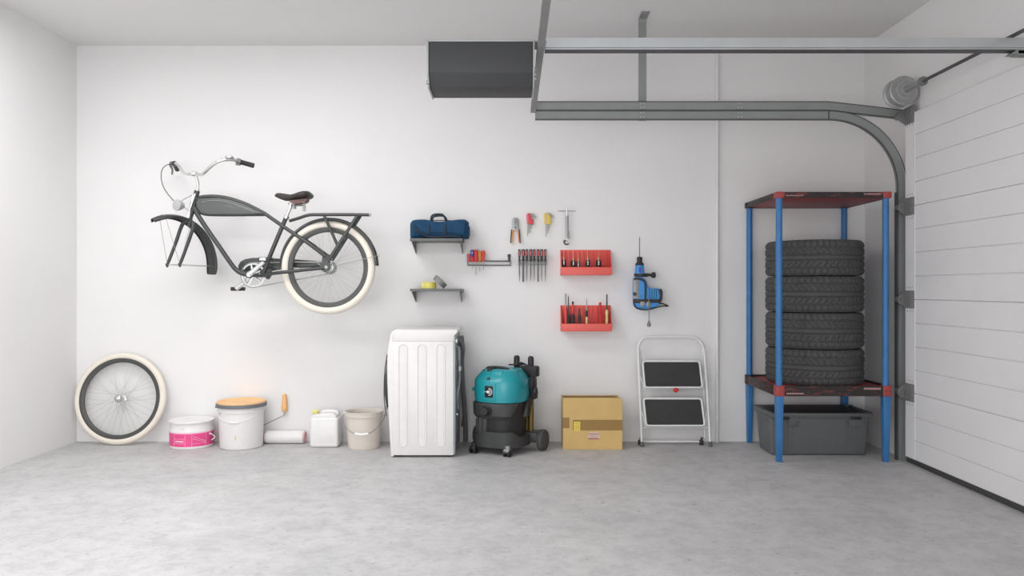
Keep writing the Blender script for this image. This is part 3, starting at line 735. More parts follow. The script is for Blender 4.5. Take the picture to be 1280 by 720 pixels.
# jerrycan
t = thing('jerrycan', 'small white plastic jerrycan with a pale yellow cap', 'canister', Vector((-1.31, -.16, 0)))
x0, x1 = P(386.8, 0, -.225).x, P(422.3, 0, -.225).x
b = B(); box(b, x0, x1, -.225, -.065, 0.0, .212, .020, 4)
secs = []
prism(b, [(x0+.012, -.215, .205), (x0+.012, -.215, .222), (x0+.05, -.215, .232), (x1-.04, -.215, .240), (x1-.014, -.215, .226), (x1-.012, -.215, .205)], (0, .14, 0), .008, 3)
body = link('body', b, 'can_white', t)
b = B(); box(b, x0+.022, x1-.022, -.2258, -.22, .03, .18, .003, 2)
link('recessed_panel', b, 'can_white', body)
b = B(); cx = (x0+x1)/2+.018; tube(b, smoothpath([(cx-.045, -.15, .222), (cx-.042, -.15, .236), (cx-.02, -.15, .245), (cx+.03, -.15, .245), (cx+.058, -.15, .238), (cx+.064, -.15, .22)], 5), .012, 12); link('handle', b, 'can_white', t)
b = B(); cc = P(394.5, 516, -.18); lathe(b, [(.0, .238), (.020, .238), (.022, .241), (.022, .252), (.027, .253), (.029, .256), (.029, .262), (.026, .266), (0, .267)], (cc.x, -.175, -.009), 28); link('cap', b, 'cap_yellow', t)
# beige bucket
bc = Vector((-1.037, -.205, 0))
t = thing('bucket', 'empty beige plastic bucket with a wire handle beside the washing machine', 'bucket', bc)
b = B(); lathe(b, [(0, .006), (.098, .006), (.106, .0), (.109, .006), (.110, .02), (.125, .205), (.126, .222), (.133, .224), (.134, .232), (.134, .247), (.137, .250), (.137, .256), (.133, .258), (.126, .256), (.122, .246), (.120, .22), (.105, .02), (0, .014)], bc, 72); link('body', b, 'bucket_beige', t)
b = B()
for s in (-1, 1): cyl(b, (bc.x+s*.130, bc.y, .238), (bc.x+s*.144, bc.y, .238), .012, seg=16)
split_link('handle_lug', b, 'bucket_beige', t)
hp = [Vector((bc.x-.142, bc.y, .238)), Vector((bc.x-.142, bc.y-.03, .21)), Vector((bc.x-.118, bc.y-.09, .165)), Vector((bc.x-.06, bc.y-.133, .128)), Vector((bc.x+.0, bc.y-.146, .115)), Vector((bc.x+.07, bc.y-.133, .126)), Vector((bc.x+.122, bc.y-.09, .17)), Vector((bc.x+.146, bc.y-.03, .215)), Vector((bc.x+.142, bc.y, .238))]
b = B(); tube(b, smoothpath(hp, 6), .0028, 8); hnd = link('wire_handle', b, 'wire_steel', t)
b = B(); tube(b, smoothpath([Vector((bc.x-.035, bc.y-.140, .1205)), Vector((bc.x+.01, bc.y-.147, .1155)), Vector((bc.x+.055, bc.y-.140, .1205))], 4), .0085, 10); link('handle_grip', b, 'white_plastic', hnd)
# washing machine, seen from its side
y0, y1 = -.547, -.085
def W(px, py, y=y0): return P(px, py, y)
t = thing('washing_machine', 'white washing machine standing sideways, its back with hoses to the right', 'washing machine', Vector((W(528, 0).x, (y0+y1)/2, 0)))
xb = W(567, 0).x; xf_ = W(488, 0).x
b = B(); box(b, xf_+.012, xb, y0, y1, .014, .7645, .006, 2)
for px in (503.7, 527.3, 550.7):        # pressed ribs in the side panel
    cx = W(px, 0).x; ht = W(0, 430.5).z-.0; hb_ = .075; rr = .028
    for k, (r_, dy) in enumerate(((rr, .0022),)):
        pts = [Vector((cx+r_*math.cos(a), y0, ht-rr+r_*math.sin(a))) for a in [PI*i/12 for i in range(13)]]+[Vector((cx-r_*math.cos(a), y0, hb_+rr-r_*math.sin(a))) for a in [PI*i/12 for i in range(13)]]
        tube(b, pts, .0042, 8, closed=True, flat=((0, 1, 0), .9))
    pts = [Vector((cx+.020*math.cos(a), y0+.004, ht-rr+.020*math.sin(a))) for a in [PI*i/12 for i in range(13)]]+[Vector((cx-.020*math.cos(a), y0+.004, hb_+rr-.020*math.sin(a))) for a in [PI*i/12 for i in range(13)]]
    prism(b, pts, (0, -.0055, 0), .001, 1)
link('cabinet', b, 'white_enamel', t)
b = B(); prism(b, [W(x, y) for x, y in [(489.5, 427), (490, 414.5), (494, 412.2), (571, 412.2), (572.5, 414), (571.5, 416), (567.5, 420), (567.5, 427)]], (0, y1-y0, 0), .005, 3); link('top_panel', b, 'white_enamel', t)
b = B(); prism(b, [W(x, y) for x, y in [(492, 415.5), (489, 415.5), (487.8, 419), (485.5, 432), (484, 446), (483.6, 460), (484, 478), (485, 505), (487.2, 545), (488.6, 571), (492, 571)]], (0, y1-y0, 0), .006, 3); fp_ = link('front_panel', b, 'white_enamel', t)
b = B(); ym_ = (y0+y1)/2; c = Vector((W(485, 0).x, ym_, W(0, 487).z))
lathe(b, [(.165, -.0), (.163, .020), (.150, .034), (.10, .046), (0, .050)], (0, 0, 0), 48, 'X'); bmesh.ops.transform(b, matrix=Matrix.Translation(c) @ Matrix.Scale(-1, 4, (1, 0, 0)), verts=b.verts[:]); link('door', b, 'opener_case', fp_)
b = B()
for x in (xf_+.04, xb-.03):
    for y in (y0+.05, y1-.05): cyl(b, (x, y, 0), (x, y, .018), .022, seg=16)
split_link('foot', b, 'vac_black', t)
b = B(); box(b, xb, xb+.006, y0+.012, y1-.012, .03, .80, .002); box(b, xb, xb+.012, y0+.0, y0+.014, .02, .80, .003); box(b, xb, xb+.012, y1-.014, y1, .02, .80, .003)
box(b, xb+.005, xb+.012, y0+.06, y1-.08, .10, .46, .004)
bp_ = link('back_panel', b, 'washer_back', t)
b = B()   # hoses
xo = xb+.03
tube(b, smoothpath([(xb+.006, -.33, .76), (xb+.035, -.33, .75), (xb+.045, -.30, .70), (xb+.034, -.22, .60), (xb+.036, -.16, .42), (xb+.048, -.10, .22), (xb+.050, -.07, .08), (xb+.050, -.06, .012)], 6), .016, 12)
tube(b, smoothpath([(xb+.01, -.22, .70), (xb+.028, -.20, .74), (xb+.030, -.12, .76), (xb+.030, -.10, .60), (xb+.034, -.07, .40), (xb+.045, -.05, .26), (xb+.030, -.06, .12)], 6), .013, 12)
link('drain_hose', b, 'hose_grey', t)
b = B(); tube(b, smoothpath([(xb+.012, -.43, .72), (xb+.028, -.43, .70), (xb+.03, -.42, .56), (xb+.028, -.41, .48), (xb+.016, -.42, .38), (xb+.02, -.40, .30)], 6), .010, 10); cyl(b, (xb+.028, -.43, .70), (xb+.028, -.43, .63), .013, seg=14); link('inlet_hose', b, 'washer_back', t)
b = B(); cyl(b, (xb+.03, -.42, .59), (xb+.03, -.418, .56), .016, seg=14); cyl(b, (xb+.005, -.42, .265), (xb+.02, -.42, .265), .014, seg=14); box(b, xb+.0, xb+.018, -.47, -.30, .745, .775, .005); split_link('hose_coupling', b, 'chrome', t)
b = B(); tube(b, smoothpath([P(484, 443, -.50), P(481.5, 460, -.50), P(480.2, 480, -.50), P(480.4, 500, -.50), P(483, 520, -.50)], 6), .0035, 8); tube(b, smoothpath([P(484, 450, -.42), P(482.3, 470, -.42), P(481.8, 490, -.42), P(484, 512, -.42)], 6), .003, 8); link('power_cord', b, 'cable', t)
# ------------------------------------------------------------------ vacuum cleaner
vc = Vector((-.068, -.315, 0)); ph = math.radians(-27)
MV = Matrix.Translation(vc) @ Matrix.Rotation(ph, 4, 'Z')     # local -y is its front, +x its left side for the viewer's right
t = thing('vacuum_cleaner', 'teal and black wet and dry vacuum cleaner on castors and two large wheels', 'vacuum cleaner', vc)
def V(name, bm, m, parent=None, sm=40): return link(name, xf(bm, MV), m, parent or t, sm)
b = B(); loft(b, [(.345, .165, .165, 0, 0, 2.4), (.35, .174, .174, 0, 0, 2.5), (.40, .177, .176, 0, 0, 2.6), (.485, .176, .174, 0, 0, 2.6), (.495, .172, .170, 0, 0, 2.7), (.525, .150, .148, 0, .004, 2.9), (.552, .126, .124, 0, .008, 3.2), (.561, .115, .115, 0, .01, 3.2), (.565, .100, .10, 0, .01, 3.2)], 64); head = V('motor_head', b, 'teal')
b = B(); prism(b, [(-.052, -.178, .36), (.042, -.178, .36), (.042, -.178, .482), (-.052, -.178, .482)], (0, .03, 0), .006, 3); prism(b, [(-.045, -.170, .48), (.045, -.170, .48), (.07, -.118, .556), (-.03, -.118, .556)], (0, .03, 0), .006, 3)
fpn = V('front_bezel', b, 'teal', head)
b = B(); box(b, -.036, .024, -.184, -.176, .385, .462, .003); lg = V('logo_plate', b, 'logo_black', head)
b = B()
tube(b, [Vector((-.002+.022*math.cos(a), -.1855, .423+.022*math.sin(a))) for a in [-1.7+3.4*k/14 for k in range(15)]], .0024, 6)
cyl(b, (-.036, -.1855, .423), (-.012, -.1855, .423), .0018, seg=6); prism(b, [(-.016, -.187, .433), (-.016, -.187, .413), (.004, -.187, .423)], (0, .003, 0)); tube(b, [Vector((-.002+.010*math.cos(a), -.1855, .423+.010*math.sin(a))) for a in [-2.2+4.4*k/10 for k in range(11)]], .0018, 6)
V('logo', b, 'logo_white', lg)
b = B(); box(b, -.105, .035, -.10, .0, .535, .562, .012, 3); V('handle_recess', b, 'teal_dark', head)
b = B(); tube(b, smoothpath([(-.10, -.035, .560), (-.07, -.045, .572), (.0, -.05, .576), (.05, -.045, .570), (.075, -.04, .560)], 5), .013, 12, flat=((0, 0, 1), .7)); box(b, -.055, -.025, -.115, -.05, .53, .573, .005); V('carry_handle', b, 'vac_black', head)
b = B(); prism(b, [(-.030, -.172, .505), (-.006, -.172, .505), (-.012, -.165, .517), (-.024, -.165, .517)], (0, .02, 0)); V('switch', b, 'vac_black', head)
b = B(); box(b, -.205, -.168, -.06, -.02, .405, .428, .004); V('side_latch', b, 'teal', head)
b = B(); loft(b, [(.236, .150, .158, 0, 0, 2.6), (.240, .168, .172, 0, 0, 2.6), (.262, .180, .184, 0, -.002, 2.7), (.335, .184, .184, 0, -.002, 2.7), (.343, .180, .180, 0, -.002, 2.6), (.347, .168, .168, 0, 0, 2.5)], 64)
bmesh.ops.recalc_face_normals(b, faces=b.faces[:])
r_ = bmesh.ops.bisect_plane(b, geom=b.verts[:]+b.edges[:]+b.faces[:], plane_co=(.18, -.09, .345), plane_no=Vector((.6, 1, -.927)).normalized(), clear_outer=True)
bmesh.ops.holes_fill(b, edges=[e for e in b.edges if e.is_boundary], sides=0); V('collar_band', b, 'vac_grey', sm=30)
b = B(); prism(b, [(.11, -.03, .24), (.184, .02, .24), (.19, .02, .345), (.184, .10, .40), (.150, .12, .44)], (0, .04, 0), .004); V('side_bracket', b, 'vac_black')
b = B(); lathe(b, [(.0, .185), (.036, .185), (.037, .19), (.037, .197), (.03, .203), (.029, .225), (.026, .229), (0, .229)], (0, 0, 0), 32, 'Y')
bmesh.ops.transform(b, matrix=Matrix.Translation((-.018, 0, .298)), verts=b.verts[:]); V('suction_port', b, 'vac_black')
b = B(); loft(b, [(.10, .150, .150, 0, 0, 2.4), (.20, .158, .158, 0, 0, 2.4), (.346, .162, .162, 0, 0, 2.4)], 56); V('tank', b, 'vac_black')
b = B()
for x in (-.085, -.055): cyl(b, (x, -.155, .14), (x, -.155, .245), .014, seg=14)
box(b, -.12, -.03, -.165, -.13, .13, .24, .012); V('tank_catch', b, 'vac_grey')
b = B()
seg = 72; low = []; top = []; n = 2.7
def trayz(a):
    f = (1+math.cos(a))/2                      # a = 0 at the front
    k = a/PI
    return .155 if k < .16 else .155-.042*min(1, (k-.16)/.16)**1.0 if k < .32 else .113
rings = [[], [], [], []]
for k in range(seg):
    a = 2*PI*k/seg; c = math.sin(a); s_ = -math.cos(a)
    q = Vector((math.copysign(abs(c)**(2/n), c), math.copysign(abs(s_)**(2/n), s_), 0)); aa = ((a-.35+PI) % (2*PI))-PI
    zt = trayz(abs(aa))
    for i, (rr, z) in enumerate(((.160, .045), (.184, .050), (.186, zt), (.160, zt+.004))): rings[i].append(b.verts.new((q.x*rr, q.y*rr, z)))
for a, c in zip(rings, rings[1:]):
    for k in range(seg): b.faces.new((a[k], a[(k+1) % seg], c[(k+1) % seg], c[k]))
b.faces.new(rings[0][::-1]); b.faces.new(rings[-1])
box(b, .12, .235, .06, .19, .06, .13, .014); box(b, -.235, -.12, .06, .19, .06, .13, .014)
V('base_tray', b, 'vac_grey')
for sx in (-1, 1):
    b = B(); cyl(b, (sx*.128, -.165, .05), (sx*.128, -.165, .072), .018, seg=16); box(b, sx*.128-.022, sx*.128+.022, -.19, -.15, .026, .052, .006)
    cst = V('castor', b, 'steel' if sx > 0 else 'vac_black')
    b = B()
    for o in (-.016, .016):
        cyl(b, (sx*.128+o-.007, -.172, .0235), (sx*.128+o+.007, -.172, .0235), .0235, seg=24)
    V('castor_wheel', b, 'vac_black', cst)
    b = B(); lathe(b, [(.0, -.022), (.030, -.020), (.054, -.016), (.068, -.018), (.072, -.012), (.072, .012), (.068, .018), (.054, .022), (.050, .024), (.024, .026), (0, .026)], (0, 0, 0), 48, 'X')
    if sx < 0: bmesh.ops.scale(b, vec=(-1, 1, 1), verts=b.verts[:])
    bmesh.ops.transform(b, matrix=Matrix.Translation((sx*.250, .125, .0725)), verts=b.verts[:]); V('wheel', b, 'rubber')
b = B(); cyl(b, (.165, .115, .12), (.165, .115, .47), .019, seg=20); V('extension_tube', b, 'brass_tube')
b = B(); cyl(b, (.125, .135, .12), (.125, .135, .47), .019, seg=20); V('extension_tube', b, 'brass_tube')
b = B(); box(b, .09, .19, .10, .17, .36, .50, .014); box(b, .02, .20, .13, .19, .50, .575, .012); box(b, .160, .205, .09, .15, .35, .43, .012); V('tube_holder', b, 'vac_black')
for (x, y, z1) in ((.030, .165, .642), (.135, .175, .640)):
    b = B(); lathe(b, [(.021, .52), (.021, z1-.016), (.017, z1-.004), (.010, z1), (0, z1)], (x, y, 0), 24); V('tool_post', b, 'vac_black')
b = B(); box(b, -.01, .06, .11, .135, .575, .584, .003); V('rear_ledge', b, 'vac_black')
b = B()
for k in range(7):
    o = .006*k
    tube(b, smoothpath([(.08+o*.5, .11-o*.6, .585+.003*k), (.15+o*.6, .07-o, .590), (.200+o*.35, .05-o*.5, .55-o*.5), (.205+o*.4, .03-o*.3, .47-o*.7), (.190+o*.3, .04-o*.2, .43), (.165, .085, .50)], 5), .0045, 7)
V('power_cord', b, 'black')
b = B(); tube(b, smoothpath([(.205, .03, .56), (.235, .02, .52), (.245, .02, .47), (.243, .02, .44)], 5), .0035, 8); tube(b, [(.243, .02, .445), (.243, .02, .43), (.243, .02, .412), (.243, .02, .405)], [.005, .012, .020, .016], 12)
cyl(b, (.235, .02, .405), (.235, .02, .392), .003, seg=6); cyl(b, (.251, .02, .405), (.251, .02, .392), .003, seg=6); V('plug', b, 'black')
# ------------------------------------------------------------------ cardboard box
yf, yb = -.287, -.09
A = lambda px, py: P(px, py, yf)
fx0, fx1 = A(703.8, 0).x, A(778, 0).x; zt = A(0, 497.3).z
t = thing('cardboard_box', 'open cardboard box with brown tape standing on the floor', 'box', Vector(((fx0+fx1)/2, (yf+yb)/2, 0)))
th = .004; b = B()
prism(b, [(fx0, yf, 0), (fx1, yf, 0), (fx1, yf, zt-.018), (fx1-.018, yf, zt), (fx0, yf, zt)], (0, th, 0), .001, 1)
link('front_panel', b, 'cardboard', t)
b = B(); box(b, fx0, fx0+th, yf+th, yb, 0, zt-.004, .001); box(b, fx1-th, fx1, yf+th, yb, 0, zt-.018, .001); box(b, fx0+th, fx1-th, yb-th, yb, 0, zt-.008, .001); box(b, fx0+th, fx1-th, yf+th, yb-th, 0, .006)
link('side_panel', b, 'cardboard', t)
b = B(); prism(b, [(fx0+.004, yf+th, zt-.012), (fx1-.02, yf+th, zt-.012), (fx1-.03, yb-th, zt-.016), (fx0+.004, yb-th, zt-.016)], (0, 0, .003)); link('inner_flap', b, 'cardboard_dark', t)
b = B(); z0, z1 = A(0, 538).z, A(0, 524.8).z
box(b, A(716, 0).x, fx1+.0006, yf-.0008, yf, z0, z1); box(b, fx1, fx1+.0008, yf, yf+.10, z0, z1); box(b, fx0-.0006, A(711.8, 0).x, yf-.0008, yf, A(0, 535.2).z, A(0, 522).z); box(b, fx0-.0008, fx0, yf, yf+.08, A(0, 535.2).z, A(0, 522).z)
tp_ = link('packing_tape', b, 'tape_brown', t, 0)
b = B(); box(b, A(717.2, 0).x, A(725.2, 0).x, yf-.0016, yf-.0008, A(0, 538.7).z, A(0, 527.2).z); nt = link('yellow_note', b, 'note_yellow', t, 0)
pl = lambda u, v: Vector((u, yf-.0016, v)); dn = lambda p: Vector((0, -1, 0))
b = B(); label_strokes(b, A(718.5, 0).x, A(724, 0).x, A(0, 537.5).z, A(0, 528.5).z, pl, dn, 4, 11, .0005, .75); link('note_writing', b, 'ink_dark', nt)
b = B(); box(b, A(735.2, 0).x, A(749, 0).x, yf-.001, yf, A(0, 549.2).z, A(0, 540.5).z); lb = link('shipping_label', b, 'label_white', t, 0)
b = B(); box(b, A(735.4, 0).x, A(748.6, 0).x, yf-.0014, yf-.001, A(0, 549).z, A(0, 547.8).z); pl = lambda u, v: Vector((u, yf-.001, v))
label_strokes(b, A(735.6, 0).x, A(748.4, 0).x, A(0, 543.4).z, A(0, 541.6).z, pl, dn, 1, 4, .0005, .1); label_strokes(b, A(736.5, 0).x, A(747.5, 0).x, A(0, 547).z, A(0, 544.2).z, pl, dn, 2, 5, .0005, .5); link('label_printing', b, 'ink_red', lb)
# ------------------------------------------------------------------ step stool, folded and leaning on the wall
t = thing('step_stool', 'folded white step stool with two black steps leaning on the wall', 'step stool', Vector((P(842, 0, -.17).x, -.17, 0)))
def Zp(py): return (558-py)/137.0                     # 0 at the feet, 1 at the top bar
def G(px, py, off=0): f = max(0, Zp(py)); return P(px, py, -.187+.147*f-off)
b = B(); path = smoothpath([G(802.2, 553.5), G(800.8, 520), G(798.8, 470), G(797.8, 438), G(799, 430), G(803, 424.2), G(810, 421.6), G(835, 421.4), G(862, 421.6), G(871.5, 424), G(877, 429.5), G(880, 438), G(882.6, 470), G(885.8, 520), G(887.6, 553.5)], 6)
tube(b, path, .0092, 14); link('front_frame', b, 'stool_white', t)
for px, s in ((802.3, 0), (887.7, 0)):
    b = B(); c = G(px, 555); tube(b, [Vector((c.x, c.y-.003, 0)), Vector((c.x, c.y-.003, .012)), Vector((c.x, c.y+.002, .034))], [.014, .0145, .012], 14); link('foot', b, 'foot_grey', t)
b = B()
l1 = [G(800.5, 438, -.024), G(802.3, 500, -.028), G(801.3, 549, -.05)]; l2 = [G(877.5, 438, -.024), G(880, 480, -.026), G(884.5, 540, -.04), G(877, 549, -.05)][:3]
tube(b, l1, .005, 8); tube(b, [G(878, 438, -.024), G(880, 490, -.026), G(881, 548, -.05)], .005, 8)
tube(b, [G(802, 552, -.05), G(878, 552, -.05)], .006, 8); tube(b, [G(799, 534.5, -.012), G(886, 534.5, -.012)], .0045, 8)
link('rear_frame', b, 'stool_white', t)
for px in (800.3, 876.8):
    b = B(); c = G(px, 549, -.05); box(b, c.x-.016, c.x+.014, c.y-.012, c.y+.012, .0, .035, .004); tube(b, [Vector((c.x, c.y, .03)), Vector((c.x+.004, c.y, .055))], .008, 10); link('rear_foot', b, 'vac_black', t)
for nm, q in (('upper', [(803.3, 451.5), (874.4, 451.5), (878.2, 484.4), (806.2, 484.4)]), ('lower', [(804.4, 498.2), (876.7, 498.2), (881, 532.2), (807.8, 532.2)])):
    cs = [G(x, y, .018) for x, y in q]
    def lerp(a, c, f): return a+(c-a)*f
    rp = []
    for i in range(4):
        a = cs[i-1]; m = cs[i]; c = cs[(i+1) % 4]
        rp += [m+(a-m).normalized()*.018, m+(a-m).normalized()*.005+(c-m).normalized()*.005, m+(c-m).normalized()*.018]
    b = B(); tube(b, rp, .0075, 10, closed=True); st = link('step', b, 'stool_white', t)
    b = B(); ctr = sum(cs, Vector())/4; inn = [ctr+(p-ctr)*.965 for p in rp]; prism(b, inn, (0, .010, .0), .001, 1); link('tread', b, 'step_rubber', st)
b = B(); c = G(844.8, 487.6, .018); lathe(b, [(0, -.016), (.012, -.013), (.0175, -.004), (.0175, .004), (.012, .012), (0, .014)], c, 20, 'Y'); cyl(b, (c.x-.020, c.y, c.z-.002), (c.x+.020, c.y, c.z+.003), .007, seg=12); link('release_catch', b, 'red', t)
b = B()
for a_, c_ in (((880.4, 470), (878.5, 486)), ((800.2, 470), (805.5, 486)), ((883.6, 515), (881, 533)), ((802.2, 515), (807.5, 533))): tube(b, [G(*a_, .004), G(*c_, .014)], .004, 8)
link('hinge_arm', b, 'stool_white', t)
# ------------------------------------------------------------------ rack
RX0, RX1, RYF, RYB = 1.715, 2.400, -.672, -.035
t = thing('shelving_rack', 'worn metal rack with blue posts and two red and black shelves', 'rack', Vector(((RX0+RX1)/2, (RYF+RYB)/2, 0)))
zt1, zt0 = 1.731, 1.693; zl1, zl0 = .489, .424
for x in (RX0, RX1):
    for y in (RYF, RYB):
        b = B(); tube(b, [(x, y, .43), (x, y, .50), (x, y, zt0+.01)], .0205, 20)
        lg_ = link('post', b, 'rack_blue', t)
        b = B(); w0, w1 = .0165, .0235
        hexa(b, [(x-w0, y-w0, 0), (x+w0, y-w0, 0), (x+w0, y+w0, 0), (x-w0, y+w0, 0), (x-w1, y-w1, .43), (x+w1, y-w1, .43), (x+w1, y+w1, .43), (x-w1, y+w1, .43)], .003)
        link('lower_post', b, 'rack_blue', lg_)
def tray(z0, z1, floor_z, name):
    e = .024
    b = B()
    prism(b, [(RX0-e, RYF-e, z0), (RX1+e, RYF-e, z0), (RX1+e, RYF-e, z1), (RX0-e, RYF-e, z1)], (0, .006, 0), .001, 1)
    prism(b, [(RX0-e, RYB+e, z0), (RX1+e, RYB+e, z0), (RX1+e, RYB+e, z1), (RX0-e, RYB+e, z1)], (0, -.006, 0), .001, 1)
    for x, s in ((RX0-e, 1), (RX1+e, -1)): box(b, min(x, x+s*.006), max(x, x+s*.006), RYF-e+.006, RYB+e-.006, z0, z1, .001)
    o = link(name, b, 'rack_edge', t)
    b = B(); box(b, RX0-e+.006, RX1+e-.006, RYF-e+.006, RYB+e-.006, floor_z-.006, floor_z, .001); link('shelf_panel', b, 'rack_red', o)
    for x in (RX0, RX1):
        for y in (RYF, RYB):
            b = B(); box(b, x-.028, x+.028, y-.028, y+.028, z0-.002, z1+.002, .006)
            if z1 < 1: cyl(b, (x, y-.032, (z0+z1)/2), (x, y-.026, (z0+z1)/2), .013, seg=16)
            link('corner_block', b, 'corner_red' if y == RYF else 'rack_edge', o)
    b = B(); pf = lambda u, v: Vector((u, RYF-e-.0003, v)); dz = (z1-z0)*.3
    label_strokes(b, RX0+.04, RX0+.15, z0+.010, z0+.010+dz*.7, pf, lambda p: Vector((0, -1, 0)), 1, int(z0*100), .0006, .3)
    label_strokes(b, RX1-.15, RX1-.04, z1-.010-dz*.7, z1-.010, pf, lambda p: Vector((0, -1, 0)), 1, int(z0*90), .0006, .1)
    link('worn_marking', b, 'pink_cap', o)
tray(zt0, zt1, zt0+.008, 'top_shelf'); tray(zl0, zl1, .476, 'lower_shelf')
# car tires
def tire_bm(c, R_=.3165, hh=.1185):
    NU = 400; bm = B(); prof = []
    # inner barrel, bead, sidewall, tread, sidewall
    for z, r_ in ((-.86, .205), (-.95, .212), (-1.0, .235), (-1.0, .262), (-.975, .298)): prof.append((r_, z*hh, None))
    for k in range(27):
        z = -.93+1.86*k/26; sh = max(0, abs(z)-.70)/.23; prof.append((R_-.014*sh**2.6, z*hh, z))
    for z, r_ in ((.975, .298), (1.0, .262), (1.0, .235), (.95, .212), (.86, .205)): prof.append((r_, z*hh, None))
    prof.append((.200, .5*hh, None)); prof.append((.200, -.5*hh, None))
    rings = []
    for r_, z, t_ in prof:
        ring = []
        for k in range(NU):
            rr = r_
            if t_ is not None:
                dpt = 0
                if min(abs(abs(t_)-.60), abs(abs(t_)-.14)) < .030: dpt = .008
                az = abs(t_)
                if az > .16:
                    u = k/NU*50+(3.6*(az-.16)**1.3 if az < .6 else 3.6*.44**1.3+.15*(az-.6))*(1 if t_ > 0 else .9)+(.5 if t_ > 0 else 0)
                    if (u % 1) < .25: dpt = .007
                rr -= dpt
            a = 2*PI*k/NU; ring.append(bm.verts.new((c.x+rr*math.cos(a), c.y+rr*math.sin(a), c.z+z)))
        rings.append(ring)
    n = len(rings)
    for i in range(n):
        a = rings[i]; d = rings[(i+1) % n]
        for k in range(NU): bm.faces.new((a[k], a[(k+1) % NU], d[(k+1) % NU], d[k]))
    return bm
TC = Vector((2.060, -.353, .477))
where = ['bottom black car tire of the stack, resting on the lower rack shelf', 'second black car tire from the bottom of the stack', 'third black car tire from the bottom of the stack', 'topmost black car tire of the stack on the rack']
tire0 = link('car_tire', tire_bm(TC+Vector((0, 0, .1195))), 'rubber', None, 25, at=TC+Vector((0, 0, 0)))
tag(tire0, where[0], 'tire', 'car tires stacked on the rack')
for k in range(1, 4):
    c = tire0.copy(); C.objects.link(c); c.location = TC+Vector((0, 0, .2393*k)); c.rotation_euler = (0, 0, .37*k); c['label'] = where[k]
# tote under the rack
yf, yb = -.497, -.195
x0b, x1b, x0t, x1t = 1.708, 2.360, 1.692, 2.385
zt = .290
t = thing('storage_tote', 'dark grey plastic storage tote on the floor beneath the rack', 'storage box', Vector((2.04, -.35, 0)))
x0b, x1b, x0t, x1t = 1.728, 2.362, 1.716, 2.376
yf, yb = -.5, -.20
b = B(); hexa(b, [(x0b, yf+.02, 0), (x1b, yf+.02, 0), (x1b, yb-.02, 0), (x0b, yb-.02, 0), (x0t-.006, yf, .262), (x1t, yf, .262), (x1t, yb, .262), (x0t-.006, yb, .262)], .018, 4)
for x in (1.80, 1.83, 1.86, 2.22, 2.25, 2.28, 2.31):
    prism(b, [(x-.004, yf+.022, .02), (x+.004, yf+.022, .02), (x+.004, yf+.002, .235), (x-.004, yf+.002, .235)], (0, -.004, 0), .001, 1)
for k in range(5):
    y = yf+.06+k*.045; prism(b, [(x0b+.004, y-.005, .02), (x0b+.004, y+.005, .02), (x0t-.002, y+.005, .235), (x0t-.002, y-.005, .235)], (-.005, 0, 0), .001, 1)
prism(b, [(1.83, yf+.004, .195), (1.90, yf+.004, .195), (1.90, yf-.004, .255), (1.83, yf-.004, .255)], (0, -.008, 0), .002); prism(b, [(2.235, yf+.004, .195), (2.335, yf+.004, .195), (2.335, yf-.004, .255), (2.235, yf-.004, .255)], (0, -.008, 0), .002)
body = link('body', b, 'tote_grey', t)
b = B(); xl, xr_ = 1.698, 2.390
box(b, xl+.01, xr_-.01, yf-.014, yb+.014, .252, .268, .006); box(b, xl, xr_, yf-.02, yf+.012, .264, .288, .006); box(b, xl, xr_, yb-.012, yb+.02, .264, .296, .006); box(b, xl, xl+.03, yf-.01, yb+.01, .264, .294, .006); box(b, xr_-.03, xr_, yf-.01, yb+.01, .264, .292, .006)
link('rim', b, 'tote_grey', t)
b = B(); hexa(b, [(xl+.03, yf+.012, .27), (xr_-.03, yf+.012, .27), (xr_-.03, yb-.012, .27), (xl+.03, yb-.012, .27), (xl+.05, yf+.03, .285), (xr_-.06, yf+.03, .285), (xr_-.08, yb-.03, .298), (xl+.06, yb-.03, .298)], .003)
link('lid', b, 'tote_dark', t)
b = B(); 
for px0, px1 in ((977, 987), (1063, 1077)):
    a = P(px0, 521.3, yf-.021); c = P(px1, 524.6, yf-.021); box(b, a.x, c.x, yf-.014, yf-.012, 0, 0) if 0 else None
    box(b, a.x, c.x, yf-.0225, yf-.015, c.z, a.z, .002)
link('handle_slot', b, 'black', body)
# ================================================================== WALL: SHELVES, BAG, TAPES
def wall_shelf(pxl, pxr, zt, label):
    d = .245; yf = -d; k = (yf+D)/F
    x0 = (pxl-640)*k; x1 = (pxr-640)*k
    t = thing('wall_shelf', label, 'shelf', Vector(((x0+x1)/2, 0, zt-.019)), 'narrow grey wall shelves')
    b = B(); box(b, x0, x1, yf, -.0005, zt-.019, zt, .0015); link('board', b, 'shelf_grey', t)
    for s in (1, -1):
        xe = (x0+.012) if s > 0 else x1-.012-.004
        for q in (0,):
            b = B(); prism(b, [(xe, -.0005, zt-.0195), (xe, yf+.012, zt-.0195), (xe, yf+.016, zt-.030), (xe, -.006, zt-.098), (xe, -.0005, zt-.1)], (.004, 0, 0), .0008, 1)
            link('bracket', b, 'shelf_grey', t)
    return x0, x1, zt
u = wall_shelf(512.3, 578, 1.462, 'grey wall shelf carrying the blue tool bag')
l = wall_shelf(512.3, 577, 1.111, 'grey wall shelf carrying the two rolls of tape')
